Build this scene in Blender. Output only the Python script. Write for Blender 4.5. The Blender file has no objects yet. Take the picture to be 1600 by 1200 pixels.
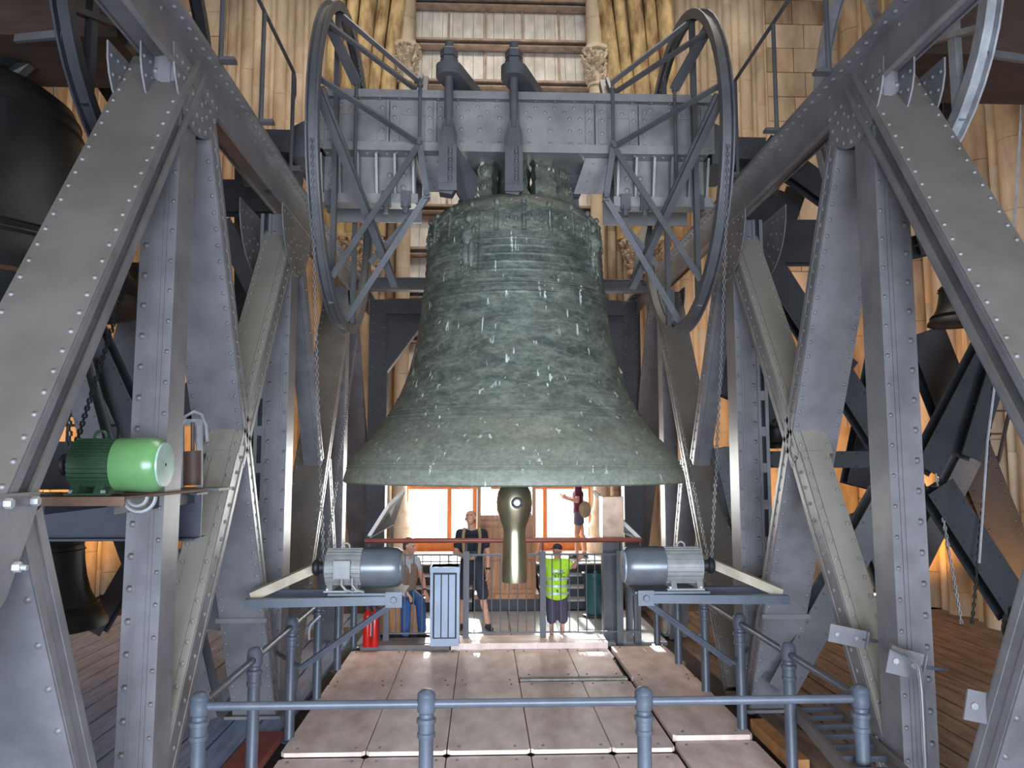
import bpy, math, random
from mathutils import Vector as V, Matrix
PI = math.pi
rnd = random.Random(7)
sc = bpy.context.scene
COL = sc.collection
R = math.radians
# ------------------------------------------------------------------ camera
F = 1200.0
CAM = V((-0.335, 0.0, 2.49))
PITCH, YAW = math.atan(122 / F), math.atan(46 / F)
cam = bpy.data.cameras.new('camera'); camo = bpy.data.objects.new('camera', cam); COL.objects.link(camo)
cam.sensor_width = 36.0; cam.lens = 36.0 * F / 1600; cam.clip_start = 0.05; cam.clip_end = 200
camo.location = CAM; camo.rotation_euler = (PI / 2 + PITCH, 0, -YAW)
sc.camera = camo
_M = camo.rotation_euler.to_matrix()
def ray(px, py): return _M @ V((px - 800, 600 - py, -F))
def PY(px, py, y):
    d = ray(px, py); return CAM + d * ((y - CAM.y) / d.y)
def PX(px, py, x):
    d = ray(px, py); return CAM + d * ((x - CAM.x) / d.x)
def PZ(px, py, z):
    d = ray(px, py); return CAM + d * ((z - CAM.z) / d.z)
# ------------------------------------------------------------------ world, lights, exposure
sc.view_settings.view_transform = 'Standard'; sc.view_settings.look = 'None'
sc.view_settings.gamma = 1.0; sc.view_settings.use_curve_mapping = False
sc.view_settings.exposure = 0.15
w = bpy.data.worlds.new('sky'); sc.world = w; w.use_nodes = True
bg = w.node_tree.nodes['Background']; bg.inputs[0].default_value = (0.86, 0.93, 1.0, 1); bg.inputs[1].default_value = 4.5
try:
    sc.cycles.max_bounces = 6; sc.cycles.diffuse_bounces = 3; sc.cycles.glossy_bounces = 3; sc.cycles.transmission_bounces = 4
    sc.cycles.sample_clamp_indirect = 4.0; sc.cycles.caustics_reflective = False; sc.cycles.caustics_refractive = False
except Exception: pass
def area(name, loc, target, sx, sy, power, col, spread=180):
    l = bpy.data.lights.new(name, 'AREA'); l.spread = R(spread); l.shape = 'RECTANGLE'; l.size = sx; l.size_y = sy; l.energy = power; l.color = col
    o = bpy.data.objects.new(name, l); COL.objects.link(o); o.location = loc
    o.rotation_euler = (V(target) - V(loc)).to_track_quat('-Z', 'Y').to_euler(); return o
area('front_window_light', (0.3, -3.6, 1.7), (0.3, 5, 0.0), 9.2, 3.0, 1120, (0.67, 0.81, 1.0), 120)
area('upper_hall_light', (1.2, 9.0, 13.0), (0.3, 9.6, 0), 5, 5, 350, (1.0, 0.94, 0.86), 150)
area('wall_wash_light', (0.1, 13.4, 13.1), (0.1, 16.6, 7.5), 13, 0.6, 130, (1.0, 0.90, 0.76), 130)
area('back_window_light', (0.1, 16.4, 1.9), (0.1, 8, 0.3), 3.9, 1.9, 450, (1.0, 0.96, 0.90))
sl = bpy.data.lights.new('sun', 'SUN'); sl.energy = 20.0; sl.angle = R(1.0); sl.color = (1.0, 0.97, 0.93)
slo = bpy.data.objects.new('sun', sl); COL.objects.link(slo); slo.rotation_euler = V((0.05, -0.91, -0.39)).to_track_quat('-Z', 'Y').to_euler()
def spot(name, loc, tgt, power, col, ang=150, size=0.15):
    l = bpy.data.lights.new(name, 'SPOT'); l.energy = power; l.color = col; l.spot_size = R(ang); l.spot_blend = 0.6; l.shadow_soft_size = size
    o = bpy.data.objects.new(name, l); COL.objects.link(o); o.location = loc
    o.rotation_euler = (V(tgt) - V(loc)).to_track_quat('-Z', 'Y').to_euler(); return o
# ------------------------------------------------------------------ colour and materials
def lin(c):
    return tuple(((x / 255) / 12.92 if x / 255 <= 0.04045 else ((x / 255 + 0.055) / 1.055) ** 2.4) for x in c)
MATS = {}
def mat(name, rgb, rough=0.5, metal=0.0, var=0.12, scale=6.0, bump=0.0, bscale=40.0, dust_light=None, dust_light_amt=0.6, rgb2=None, stretch=(1, 1, 1), spec=0.5, coords='Object'):
    """noise-mottled paint / stone / wood, optional upward-face tint for lying dirt and painted light"""
    if name in MATS: return MATS[name]
    m = bpy.data.materials.new(name); m.use_nodes = True; nt = m.node_tree; N = nt.nodes; L = nt.links
    b = N['Principled BSDF']; b.inputs['Roughness'].default_value = rough; b.inputs['Metallic'].default_value = metal
    b.inputs['Specular IOR Level'].default_value = spec
    g = N.new('ShaderNodeNewGeometry')
    mp = N.new('ShaderNodeMapping'); mp.inputs['Scale'].default_value = stretch; L.new(g.outputs['Position'], mp.inputs['Vector'])
    n = N.new('ShaderNodeTexNoise'); n.inputs['Scale'].default_value = scale; n.inputs['Detail'].default_value = 5; n.inputs['Roughness'].default_value = 0.6
    L.new(mp.outputs[0], n.inputs['Vector'])
    cr = N.new('ShaderNodeValToRGB'); c = lin(rgb)
    lo = tuple(x * (1 - var * 2) for x in c) if rgb2 is None else lin(rgb2); hi = tuple(min(1, x * (1 + var * 1.3)) for x in c)
    cr.color_ramp.elements[0].position = 0.34; cr.color_ramp.elements[0].color = (*lo, 1)
    cr.color_ramp.elements[1].position = 0.66; cr.color_ramp.elements[1].color = (*hi, 1)
    L.new(n.outputs['Fac'], cr.inputs[0]); out = cr.outputs[0]
    if dust_light:
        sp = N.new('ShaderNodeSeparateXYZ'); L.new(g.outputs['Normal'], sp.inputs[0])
        mr = N.new('ShaderNodeMapRange'); mr.inputs[1].default_value = 0.12; mr.inputs[2].default_value = 0.75; mr.inputs[4].default_value = dust_light_amt
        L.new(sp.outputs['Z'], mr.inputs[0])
        mx = N.new('ShaderNodeMix'); mx.data_type = 'RGBA'; L.new(mr.outputs[0], mx.inputs['Factor']); L.new(out, mx.inputs['A']); mx.inputs['B'].default_value = (*lin(dust_light), 1)
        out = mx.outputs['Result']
    L.new(out, b.inputs['Base Color'])
    if bump:
        n2 = N.new('ShaderNodeTexNoise'); n2.inputs['Scale'].default_value = bscale; n2.inputs['Detail'].default_value = 4; L.new(mp.outputs[0], n2.inputs['Vector'])
        bp = N.new('ShaderNodeBump'); bp.inputs['Strength'].default_value = bump; bp.inputs['Distance'].default_value = 0.02
        L.new(n2.outputs['Fac'], bp.inputs['Height']); L.new(bp.outputs[0], b.inputs['Normal'])
    MATS[name] = m; return m
def emis(name, rgb, s):
    m = bpy.data.materials.new(name); m.use_nodes = True; b = m.node_tree.nodes['Principled BSDF']
    b.inputs['Base Color'].default_value = (*lin(rgb), 1); b.inputs['Emission Color'].default_value = (*lin(rgb), 1); b.inputs['Emission Strength'].default_value = s
    return m
STEEL = mat('grey_steel_paint', (116, 112, 114), 0.38, 0.0, 0.12, 3.0, 0.05, 30, dust_light=(84, 73, 55), dust_light_amt=0.9)  # top tint darkened beyond grime to paint shade on upward faces
STEELH = mat('beam_pale_grey', (136, 131, 128), 0.4, 0.0, 0.12, 3.0, 0.05, 30)  # paler copy of the grey steel, for the beam alone
STEELT = mat('dusty_lit_strut', (116, 112, 114), 0.42, 0.0, 0.12, 3.0, 0.05, 30, dust_light=(158, 148, 126), dust_light_amt=0.75)  # same steel with upward faces painted paler, both dusty and lit
STEELD = mat('dark_steel_paint', (86, 84, 86), 0.5, 0.0, 0.12, 3.0, 0.05, 30, dust_light=(120, 110, 95), dust_light_amt=0.45)
BLACKS = mat('blackish_steel', (38, 37, 41), 0.6, 0.0, 0.2, 3.0, dust_light=(70, 62, 52), dust_light_amt=0.4)  # plain near-black base colour with a browner top tint
RAILP = mat('railing_paint', (78, 82, 91), 0.42, 0.0, 0.08, 5.0, 0.05, 60)
GALV = mat('galvanised_steel', (158, 158, 160), 0.45, 0.3, 0.12, 8.0, dust_light=(170, 155, 130), dust_light_amt=0.4)
CHROME = mat('bright_steel', (190, 192, 196), 0.2, 0.9, 0.05, 8.0)
STONE = mat('tower_stone', (205, 190, 168), 0.85, 0, 0.14, 1.6, 0.35, 10, rgb2=(165, 148, 126), stretch=(1, 1, 0.35))
STONE2 = mat('brown_stone', (186, 166, 140), 0.85, 0, 0.14, 2.0, 0.3, 10, rgb2=(138, 116, 92), stretch=(1, 1, 0.3))
YSTONE = mat('yellow_stained_stone', (206, 182, 134), 0.85, 0, 0.08, 2.4, 0.3, 12, rgb2=(116, 90, 62), stretch=(1.5, 1.5, 0.6))
LBOARD = mat('weathered_louvre_board', (240, 236, 230), 0.8, 0, 0.06, 2.2, 0.1, 20, rgb2=(208, 202, 194), stretch=(2, 2, 0.5))
LRAIL = mat('louvre_rail_wood', (186, 164, 146), 0.8, 0, 0.15, 5)
PLY = mat('worn_plywood', (240, 215, 204), 0.5, 0, 0.05, 2.5, 0.12, 50, rgb2=(212, 184, 170), stretch=(2, 0.9, 1))
PLYE = mat('plywood_edge', (172, 162, 152), 0.7, 0, 0.15, 10)
BOARDF = mat('grey_floorboard', (136, 154, 182), 0.5, 0, 0.1, 3, 0.15, 30, rgb2=(108, 122, 146), stretch=(4, 0.6, 1))
BOARDB = mat('brown_floorboard', (120, 98, 84), 0.7, 0, 0.15, 3, 0.15, 30, rgb2=(84, 66, 54), stretch=(4, 0.6, 1))
WOODR = mat('orange_window_wood', (196, 112, 44), 0.5, 0, 0.1, 6, stretch=(1, 1, 0.2))
WOODD = mat('booth_wood', (176, 118, 66), 0.45, 0, 0.12, 4, rgb2=(140, 88, 46), stretch=(3, 3, 0.5))
HRAIL = mat('red_brown_handrail', (136, 66, 48), 0.35, 0, 0.1, 6)
DARKF = mat('dark_step_paint', (44, 42, 44), 0.5, 0, 0.1, 6)
PALEF = mat('pale_tile_floor', (182, 182, 184), 0.18, 0, 0.06, 4)
DARKW = mat('old_dark_wood', (62, 44, 36), 0.7, 0, 0.2, 4, stretch=(0.5, 3, 3))
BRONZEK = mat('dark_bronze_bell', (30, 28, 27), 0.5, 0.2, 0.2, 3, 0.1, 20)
BRASS = mat('polished_clapper_metal', (178, 168, 138), 0.3, 0.9, 0.15, 5, 0.03, 30, stretch=(1, 1, 0.3))
GREEN = mat('green_motor_paint', (98, 140, 88), 0.28, 0, 0.05, 6, 0.03, 40)
GREENF = mat('green_cast_paint', (48, 72, 52), 0.4, 0, 0.1, 6)
MGREY = mat('motor_grey_paint', (130, 128, 124), 0.45, 0, 0.1, 8)
MCOWL = mat('motor_cowl_grey', (96, 98, 102), 0.3, 0.2, 0.08, 8)
BLACK = mat('black_rubber', (26, 26, 28), 0.55, 0, 0.1, 8)
RED = mat('red_enamel', (190, 28, 24), 0.25, 0, 0.05, 8)
WHITE = mat('white_paint', (225, 225, 225), 0.5, 0, 0.03, 8)
PANELG = mat('pale_grey_panel', (138, 146, 160), 0.4, 0.2, 0.05, 4)
TEAL = mat('dark_teal_plastic', (22, 74, 78), 0.3, 0, 0.05, 8)
SKIN = mat('skin', (205, 152, 126), 0.55, 0, 0.05, 12)
def glass():
    m = bpy.data.materials.new('clear_glass'); m.use_nodes = True; nt = m.node_tree; N = nt.nodes; L = nt.links
    N.remove(N['Principled BSDF']); t = N.new('ShaderNodeBsdfTransparent'); t.inputs[0].default_value = (0.96, 0.98, 0.98, 1)
    gl = N.new('ShaderNodeBsdfGlossy'); gl.inputs['Roughness'].default_value = 0.03
    mx = N.new('ShaderNodeMixShader'); mx.inputs[0].default_value = 0.07
    L.new(t.outputs[0], mx.inputs[1]); L.new(gl.outputs[0], mx.inputs[2]); L.new(mx.outputs[0], N['Material Output'].inputs[0]); return m
GLASS = glass()
# ------------------------------------------------------------------ mesh builder
class MB:
    def __init__(s): s.v = []; s.f = []
    def add(s, vs, fs):
        o = len(s.v); s.v += [V(v) for v in vs]; s.f += [tuple(i + o for i in f) for f in fs]; return s
    def box(s, x0, x1, y0, y1, z0, z1):
        return s.add([(x0,y0,z0),(x1,y0,z0),(x1,y1,z0),(x0,y1,z0),(x0,y0,z1),(x1,y0,z1),(x1,y1,z1),(x0,y1,z1)],
                     [(0,3,2,1),(4,5,6,7),(0,1,5,4),(1,2,6,5),(2,3,7,6),(3,0,4,7)])
    def obox(s, c, a, b, d):
        c, a, b, d = V(c), V(a), V(b), V(d)
        if a.cross(b).dot(d) < 0: d = -d
        return s.add([c-a-b-d, c+a-b-d, c+a+b-d, c-a+b-d, c-a-b+d, c+a-b+d, c+a+b+d, c-a+b+d],
                     [(0,3,2,1),(4,5,6,7),(0,1,5,4),(1,2,6,5),(2,3,7,6),(3,0,4,7)])
    def bar(s, a, b, w, h, up=(0,0,1)):
        a, b = V(a), V(b); u = (b - a); L = u.length; u.normalize(); up = V(up)
        if abs(u.dot(up)) > 0.97: up = V((0,1,0))
        x = u.cross(up).normalized(); z = x.cross(u)
        return s.obox((a + b) / 2, u * L / 2, x * w / 2, z * h / 2)
    def ring(s, c, x, y, r, n): return [V(c) + x * (r * math.cos(2*PI*i/n)) + y * (r * math.sin(2*PI*i/n)) for i in range(n)]
    def tube(s, pts, r, n=8, cap=True):
        pts = [V(p) for p in pts]; rs = r if isinstance(r, (list, tuple)) else [r] * len(pts)
        vs = []; x = None
        for i, p in enumerate(pts):
            u = (pts[min(i+1, len(pts)-1)] - pts[max(i-1, 0)]).normalized()
            if x is None:
                ref = V((0,0,1)) if abs(u.z) < 0.9 else V((0,1,0)); x = u.cross(ref).normalized()
            else: x = (x - u * x.dot(u)).normalized()
            vs += s.ring(p, x, u.cross(x), rs[i], n)
        fs = [(k*n+i, k*n+(i+1)%n, (k+1)*n+(i+1)%n, (k+1)*n+i) for k in range(len(pts)-1) for i in range(n)]
        if cap: fs += [tuple(range(n-1, -1, -1)), tuple((len(pts)-1)*n+i for i in range(n))]
        return s.add(vs, fs)
    def lathe(s, prof, c=(0,0,0), axis=(0,0,1), n=24, a0=0, a1=2*PI, cap=False):
        """prof: (radius, height) pairs"""
        c = V(c); z = V(axis).normalized(); ref = V((0,0,1)) if abs(z.z) < 0.9 else V((1,0,0))
        x = (ref - z * ref.dot(z)).normalized(); y = z.cross(x); full = abs(a1 - a0 - 2*PI) < 1e-6; m = n if full else n + 1
        vs = [c + z*h + x*(r*math.cos(a0+(a1-a0)*i/n)) + y*(r*math.sin(a0+(a1-a0)*i/n)) for r, h in prof for i in range(m)]
        fs = [(k*m+i, k*m+(i+1)%m, (k+1)*m+(i+1)%m, (k+1)*m+i) for k in range(len(prof)-1) for i in range(n)]
        if cap: fs += [tuple(range(m-1, -1, -1)), tuple((len(prof)-1)*m+i for i in range(m))]
        return s.add(vs, fs)
    def prism(s, poly, vec):
        poly = [V(p) for p in poly]; vec = V(vec); n = len(poly)
        nn = V((0,0,0))
        for i in range(n): nn += (poly[i]-poly[0]).cross(poly[(i+1)%n]-poly[0])
        if nn.dot(vec) < 0: poly = poly[::-1]
        return s.add(poly + [p + vec for p in poly], [tuple(range(n-1,-1,-1)), tuple(range(n, 2*n))] + [(i,(i+1)%n,n+(i+1)%n,n+i) for i in range(n)])
    def cap(s, a, b, ra, rb, n=12, k=4):
        a, b = V(a), V(b); u = (b - a)
        if u.length < 1e-6: u = V((0,0,1e-4))
        L = u.length; u.normalize()
        prof = [(max(1e-4, ra*math.cos(t)), ra*math.sin(t)) for t in [-PI/2 + PI/2*i/k for i in range(k+1)]]
        prof += [(max(1e-4, rb*math.cos(t)), L + rb*math.sin(t)) for t in [PI/2*i/k for i in range(k+1)]]
        return s.lathe(prof, a, u, n, cap=True)
    def ell(s, c, rx, ry, rz, M=None, n=14, k=10):
        c = V(c); vs = []
        for j in range(k+1):
            t = -PI/2 + PI*j/k
            for i in range(n):
                p = V((rx*max(1e-3, math.cos(t))*math.cos(2*PI*i/n), ry*max(1e-3, math.cos(t))*math.sin(2*PI*i/n), rz*math.sin(t)))
                vs.append(c + (M @ p if M else p))
        fs = [(a*n+i, a*n+(i+1)%n, (a+1)*n+(i+1)%n, (a+1)*n+i) for a in range(k) for i in range(n)]
        return s.add(vs, fs + [tuple(range(n-1,-1,-1)), tuple(k*n+i for i in range(n))])
    def rivet(s, p, nrm, r, n=6):
        p = V(p); z = V(nrm).normalized(); ref = V((0,0,1)) if abs(z.z) < 0.9 else V((1,0,0)); x = z.cross(ref).normalized(); y = z.cross(x)
        vs = s.ring(p, x, y, r, n) + s.ring(p + z*r*0.5, x, y, r*0.72, n) + [p + z*r*0.75]
        return s.add(vs, [(i,(i+1)%n,n+(i+1)%n,n+i) for i in range(n)] + [(n+i,n+(i+1)%n,2*n) for i in range(n)])
    def hexnut(s, p, nrm, r, h):
        return s.lathe([(r, 0), (r, h*0.85), (r*0.85, h)], p, nrm, 6, cap=True)
def obj(name, mb, m, parent=None, kind=None, smooth=True, ang=38, label=None):
    me = bpy.data.meshes.new(name)
    off = V((0,0,0)); q = parent
    while q is not None: off += q.location; q = q.parent
    me.from_pydata([tuple(v - off) for v in mb.v], [], mb.f); me.update()
    if smooth:
        me.shade_smooth()
        me.set_sharp_from_angle(angle=R(ang))
    me.materials.append(m)
    o = bpy.data.objects.new(name, me); COL.objects.link(o)
    if parent is not None: o.parent = parent
    if kind: o['kind'] = kind
    if label: o['label'] = label
    return o
def thing(name, label, cat, loc=(0,0,0), group=None):
    o = bpy.data.objects.new(name, None); COL.objects.link(o); o.location = loc; o.empty_display_size = 0.2
    o['label'] = label; o['category'] = cat
    if group: o['group'] = group
    return o
def tag(o, label, cat, group=None):
    o['label'] = label; o['category'] = cat
    if group: o['group'] = group
    return o
def struct(name, mb, m, smooth=False): return obj(name, mb, m, None, 'structure', smooth)
def emptyc(name, parent, kind=None, loc=None):
    o = bpy.data.objects.new(name, None); COL.objects.link(o); o.parent = parent
    if kind: o['kind'] = kind
    return o
# ================================================================== SETTING
YB = 16.0      # back wall plane
XS = 7.6       # side walls
bay0, bay1 = -2.06, 2.28
# floor: joists below, boards and plywood covers as parts
mb = MB(); mb.box(-XS, XS, -3.5, YB + 0.6, -0.35, -0.05)
floor = struct('floor', mb, mat('under_floor', (60, 50, 42), 0.9))
bw = 0.27
def board(x0, x1, y0, y1, z0, z1, m, name='floorboard', parent=floor):
    b = MB(); b.box(x0, x1, y0, y1, z0, z1); return obj(name, b, m, parent, smooth=False)
x = -XS + 0.02
while x < XS - 0.05:
    x1 = min(x + bw - 0.024, XS - 0.02)
    if x1 < -2.08 or x > 2.2: 
        board(x, x1, -3.4, 13.1, -0.05, 0.0 - rnd.random() * 0.004, BOARDF if x < 0 else BOARDB)
    x += bw
# pale visitors' floor behind the balustrade, laid in large tiles
tx, ty = 0.72, 0.8
for i in range(6):
    for j in range(3):
        x0 = -2.06 + i * tx; y0 = 10.9 + j * ty
        board(x0, x0 + tx - 0.012, y0, min(y0 + ty - 0.012, 13.2), -0.05, 0.0, PALEF, 'floor_tile')
# plywood covers on the pit under the bell
cols = [-2.04, -1.32, -0.63, 0.09, 0.795, 1.31]
def panel(x0, x1, y0, y1, z0, z1, ch=0.03, bolts=True):
    p = MB(); p.prism([(x0+ch,y0,z0),(x1-ch,y0,z0),(x1,y0+ch,z0),(x1,y1-ch,z0),(x1-ch,y1,z0),(x0+ch,y1,z0),(x0,y1-ch,z0),(x0,y0+ch,z0)], (0,0,z1-z0))
    o = obj('plywood_panel', p, PLY, floor, smooth=False)
    if bolts:
        q = MB()
        for bx in (x0+0.1, x1-0.1):
            for by in (y0+0.09, y1-0.09): q.rivet((bx+rnd.uniform(-.03,.03), by, z1), (0,0,1), 0.014)
        r = obj('bolt', q, STEELD, o, 'stuff')
    return o
rows = [(4.3, 6.83, -0.03, 0.0), (6.86, 8.9, 0.0, 0.035), (8.92, 10.42, 0.0, 0.03)]
for (y0, y1, z0, z1) in rows:
    for i in range(5):
        yy1 = y1
        if y0 > 8.9 and i >= 3: y0b = 9.12
        else: y0b = y0
        panel(cols[i] + 0.004, cols[i+1] - 0.006 if i < 4 else cols[i+1] + 0.03 * (y0 < 7), y0b, yy1, z0, z1)
for (y0, y1, z0, z1) in [(4.3, 7.05, -0.03, 0.02), (7.08, 8.95, 0.0, 0.06), (8.97, 10.45, 0.0, 0.055)]:
    panel(1.38, 2.1, y0, y1, z0, z1)
beam = MB(); beam.box(0.1, 1.33, 9.0, 9.1, -0.04, 0.035); tag(obj('floor_timber', beam, PLYE, None, smooth=False), 'pale timber edging the open slot in the plywood deck', 'timber')
b = MB(); b.box(2.17, 2.3, 6.35, 7.35, -0.0, 0.11); tag(obj('wood_block', b, mat('raw_wood', (170, 118, 70), 0.7), smooth=False), 'raw wooden block lying beside the plywood walkway edge', 'block')
b = MB(); b.box(-2.4, -2.12, 6.35, 7.3, 0.0, 0.07); tag(obj('red_plank', b, mat('red_stained_wood', (128, 62, 50), 0.7), smooth=False), 'short reddish plank lying beside the deck under the railing', 'plank')
# threshold before the balustrade
b = MB(); b.box(-1.93, -0.76, 10.46, 10.9, 0, 0.09); t_ = tag(obj('threshold_beam', b, mat('grey_timber', (112, 102, 98), 0.7), smooth=False), 'dull grey timber threshold under the balustrade beside the fire extinguishers', 'beam')
b = MB(); b.prism([(-0.74,10.44,0.03),(1.34,10.44,0.03),(1.34,10.9,0.03),(-0.74,10.9,0.03)], (0,0,0.08)); tag(obj('threshold_board', b, PLY, smooth=False), 'wide pale board forming a step along the balustrade', 'board')
# back wall with the window bay
mb = MB(); mb.box(-XS-0.5, bay0, YB, YB+0.6, -0.1, 13.4); mb.box(bay1, XS+0.5, YB, YB+0.6, -0.1, 13.4)
mb.box(bay0, bay1, YB, YB+0.6, -0.1, 0.62); mb.box(bay0, bay1, YB+0.1, YB+0.5, 2.75, 3.1)
wall_back = struct('wall_back', mb, STONE2)
mb = MB(); mb.box(-XS-0.5, -XS, -3.6, YB+0.6, -0.1, 13.4); wall_left = struct('wall_left', mb, STONE2)
mb = MB(); mb.box(XS, XS+0.5, -3.6, YB+0.6, -0.1, 13.4); wall_right = struct('wall_right', mb, STONE2)
mb = MB(); mb.box(-XS-0.5, -4.4, -4.0, -3.5, -0.1, 13.4); mb.box(5.0, XS+0.5, -4.0, -3.5, -0.1, 13.4)
mb.box(-4.4, 5.0, -4.0, -3.5, 4.2, 13.4); mb.box(-4.4, 5.0, -4.0, -3.5, -0.1, 0.2)
b_ = MB(); b_.box(-XS-0.5, XS+0.5, -9.0, -4.0, -0.4, -0.1); b_.box(-XS-0.5, XS+0.5, -9.2, -8.9, -0.4, 1.1); struct('added_light_blocker', b_, STONE2)  # added unseen slab and parapet, keeping light from below out of the opening
wall_front = struct('wall_front', mb, STONE2)
mb = MB(); mb.box(-XS-0.5, XS+0.5, -4, YB+0.6, 13.4, 13.7); struct('ceiling', mb, mat('dark_ceiling', (70, 60, 50), 0.9))
# stone blocks on the back wall beyond the flutes and on the side walls
def block(parent, c, hx, hy, hz, m):
    p = MB(); e = 0.012
    x0,x1,y0,y1,z0,z1 = c[0]-hx, c[0]+hx, c[1]-hy, c[1]+hy, c[2]-hz, c[2]+hz
    p.box(x0,x1,y0,y1,z0,z1); return obj('stone_block', p, m, parent, smooth=False)
for s in (-1, 1):
    z = 3.2; k = 0
    while z < 12.8:
        h = 0.56; x = 5.95 - 0.0 + (0.3 if k % 2 else 0)
        xx = 5.9
        while xx < XS - 0.1:
            wd = (0.85 if k % 2 else 0.6) if xx == 5.9 else 0.85
            x1 = min(xx + wd, XS)
            block(wall_back, (s*(xx+x1)/2, YB - 0.03 - rnd.random()*0.015, z + h/2), (x1-xx)/2 - 0.008, 0.05, h/2 - 0.008, STONE if rnd.random() < 0.7 else STONE2)
            xx = x1
        z += h; k += 1
# fluted shafts
def shaft(parent, x, y, r, z0, z1, m, n=10, lean=None, joint=1.1, name='shaft'):
    p = MB()
    if lean is None:
        prof = [(r, z0)]; z = z0 + rnd.uniform(0.3, 1.0)
        while z < z1 - 0.2:
            prof += [(r, z-0.008), (r*0.95, z), (r, z+0.008)]; z += joint
        prof.append((r, z1)); p.lathe(prof, (x, y, 0), (0,0,1), n)
    else:
        pts = [(x + lean(z), y, z) for z in [z0 + (z1-z0)*i/14 for i in range(15)]]
        p.tube(pts, r, n)
    return obj(name, p, m, parent)
def capital(parent, x, y, z, r0, r1, h, seed, leaves=70):
    """bell-shaped core with moulded abacus and curled leaves"""
    p = MB(); p.lathe([(r0*1.12, z-0.06), (r0*1.18, z-0.03), (r0*1.12, z), (r0, z+0.02), (r0*1.05, z+h*0.5), (r1*0.85, z+h*0.9), (r1*0.85, z+h)], (x,y,0), (0,0,1), 16, cap=True)
    c = obj('capital', p, STONE, parent)
    p = MB(); p.lathe([(r1*1.0, z+h*0.93), (r1*1.12, z+h*0.97), (r1*1.12, z+h*1.07), (r1*1.0, z+h*1.1)], (x,y,0), (0,0,1), 8, cap=True); obj('abacus', p, STONE, c) if False else None
    rr = random.Random(seed); q = MB()
    for i in range(leaves):
        a = rr.uniform(0, 2*PI); t = rr.random(); zz = z + h*(0.06 + 0.85*t); r = r0 + (r1 - r0)*t**1.3
        d = V((math.cos(a), math.sin(a), 0)); c0 = V((x,y,zz)) + d*r
        tz = V((0,0,1)); side = d.cross(tz); ll = h*rr.uniform(0.07, 0.12)
        pts = [c0 - tz*ll*0.5, c0 + d*ll*0.3, c0 + d*ll*0.75 + tz*ll*0.6, c0 + d*ll*1.15 + tz*ll*0.45 + side*ll*rr.uniform(-.5,.5)]
        q.tube(pts, [ll*0.22, ll*0.5, ll*0.42, ll*0.1], 5)
    obj('leaf_carving', q, STONE, parent, 'stuff', ang=60)
    p = MB(); p.lathe([(r1*1.0, z+h*0.93), (r1*1.12, z+h*0.97), (r1*1.12, z+h*1.07), (r1*1.0, z+h*1.1)], (x,y,0), (0,0,1), 8, cap=True); obj('abacus', p, STONE, parent)
    return c
for s in (-1, 1):
    c0 = 0.06
    # slender bay column with base and capital
    xc = c0 + s*2.05 - 0.02
    shaft(wall_back, xc, YB-0.22, 0.15, 1.7, 10.6, STONE, 14)
    p = MB(); p.lathe([(0.3, 0.62), (0.3, 0.95), (0.24, 1.0), (0.24, 1.15), (0.27, 1.2), (0.22, 1.28), (0.19, 1.4), (0.23, 1.48), (0.17, 1.58), (0.15, 1.72)], (xc, YB-0.22, 0), (0,0,1), 16, cap=True)
    obj('column_base', p, STONE, wall_back)
    capital(wall_back, xc, YB-0.22, 10.6, 0.16, 0.27, 0.75, 5 + s, 190)
    shaft(wall_back, xc, YB-0.15, 0.2, 11.4, 13.4, STONE, 12)
    # pier shafts beside the bay
    for i, (dx, r) in enumerate([(0.30, 0.10), (0.47, 0.08), (0.66, 0.14), (0.86, 0.09)]):
        shaft(wall_back, c0 + s*(2.05+dx), YB-0.06, r, 0, 13.4, STONE2 if i != 2 else STONE, 10)
    # big lower capital with clustered shafts below and leaning stained ribs above
    xb = c0 + s*3.05
    for dx in (-0.22, 0.0, 0.22): shaft(wall_back, xb + dx, YB-0.35, 0.13, 0, 6.45, STONE2, 12)
    for k, dx in enumerate((-0.28, 0.02, 0.30)): capital(wall_back, xb + dx, YB-0.42, 6.45, 0.15, 0.26, 0.62, 20 + k + 3*s, 130)
    for i in range(5):
        dx = -0.46 + i*0.26; 
        shaft(wall_back, xb + s*dx, YB-0.42 + 0.04*abs(i-3.5), 0.13 if i % 2 else 0.17, 7.15, 13.4, YSTONE, 14, lean=lambda z, s=s, i=i: -s*(0.055 - 0.009*i)*max(0, z-7.6)**1.6*0.55)
    # fine flutes on the flat wall
    x = 3.72; i = 0
    while x < 5.9:
        r = (0.08, 0.13, 0.05, 0.10)[i % 4]; x += r
        shaft(wall_back, s*x, YB+r*0.45, r*1.12, 0, 13.4, STONE, 20); x += r; i += 1
    # side walls: alternating shafts
    wl = wall_left if s < 0 else wall_right
    y = 3.0; i = 0
    while y < YB - 0.3:
        r = (0.22, 0.12, 0.30, 0.12)[i % 4]; y += r
        shaft(wl, s*XS, y, r, 0, 13.4, STONE if i % 2 else STONE2, 10); y += r + (0.25 if i % 4 == 3 else 0.04); i += 1
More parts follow.
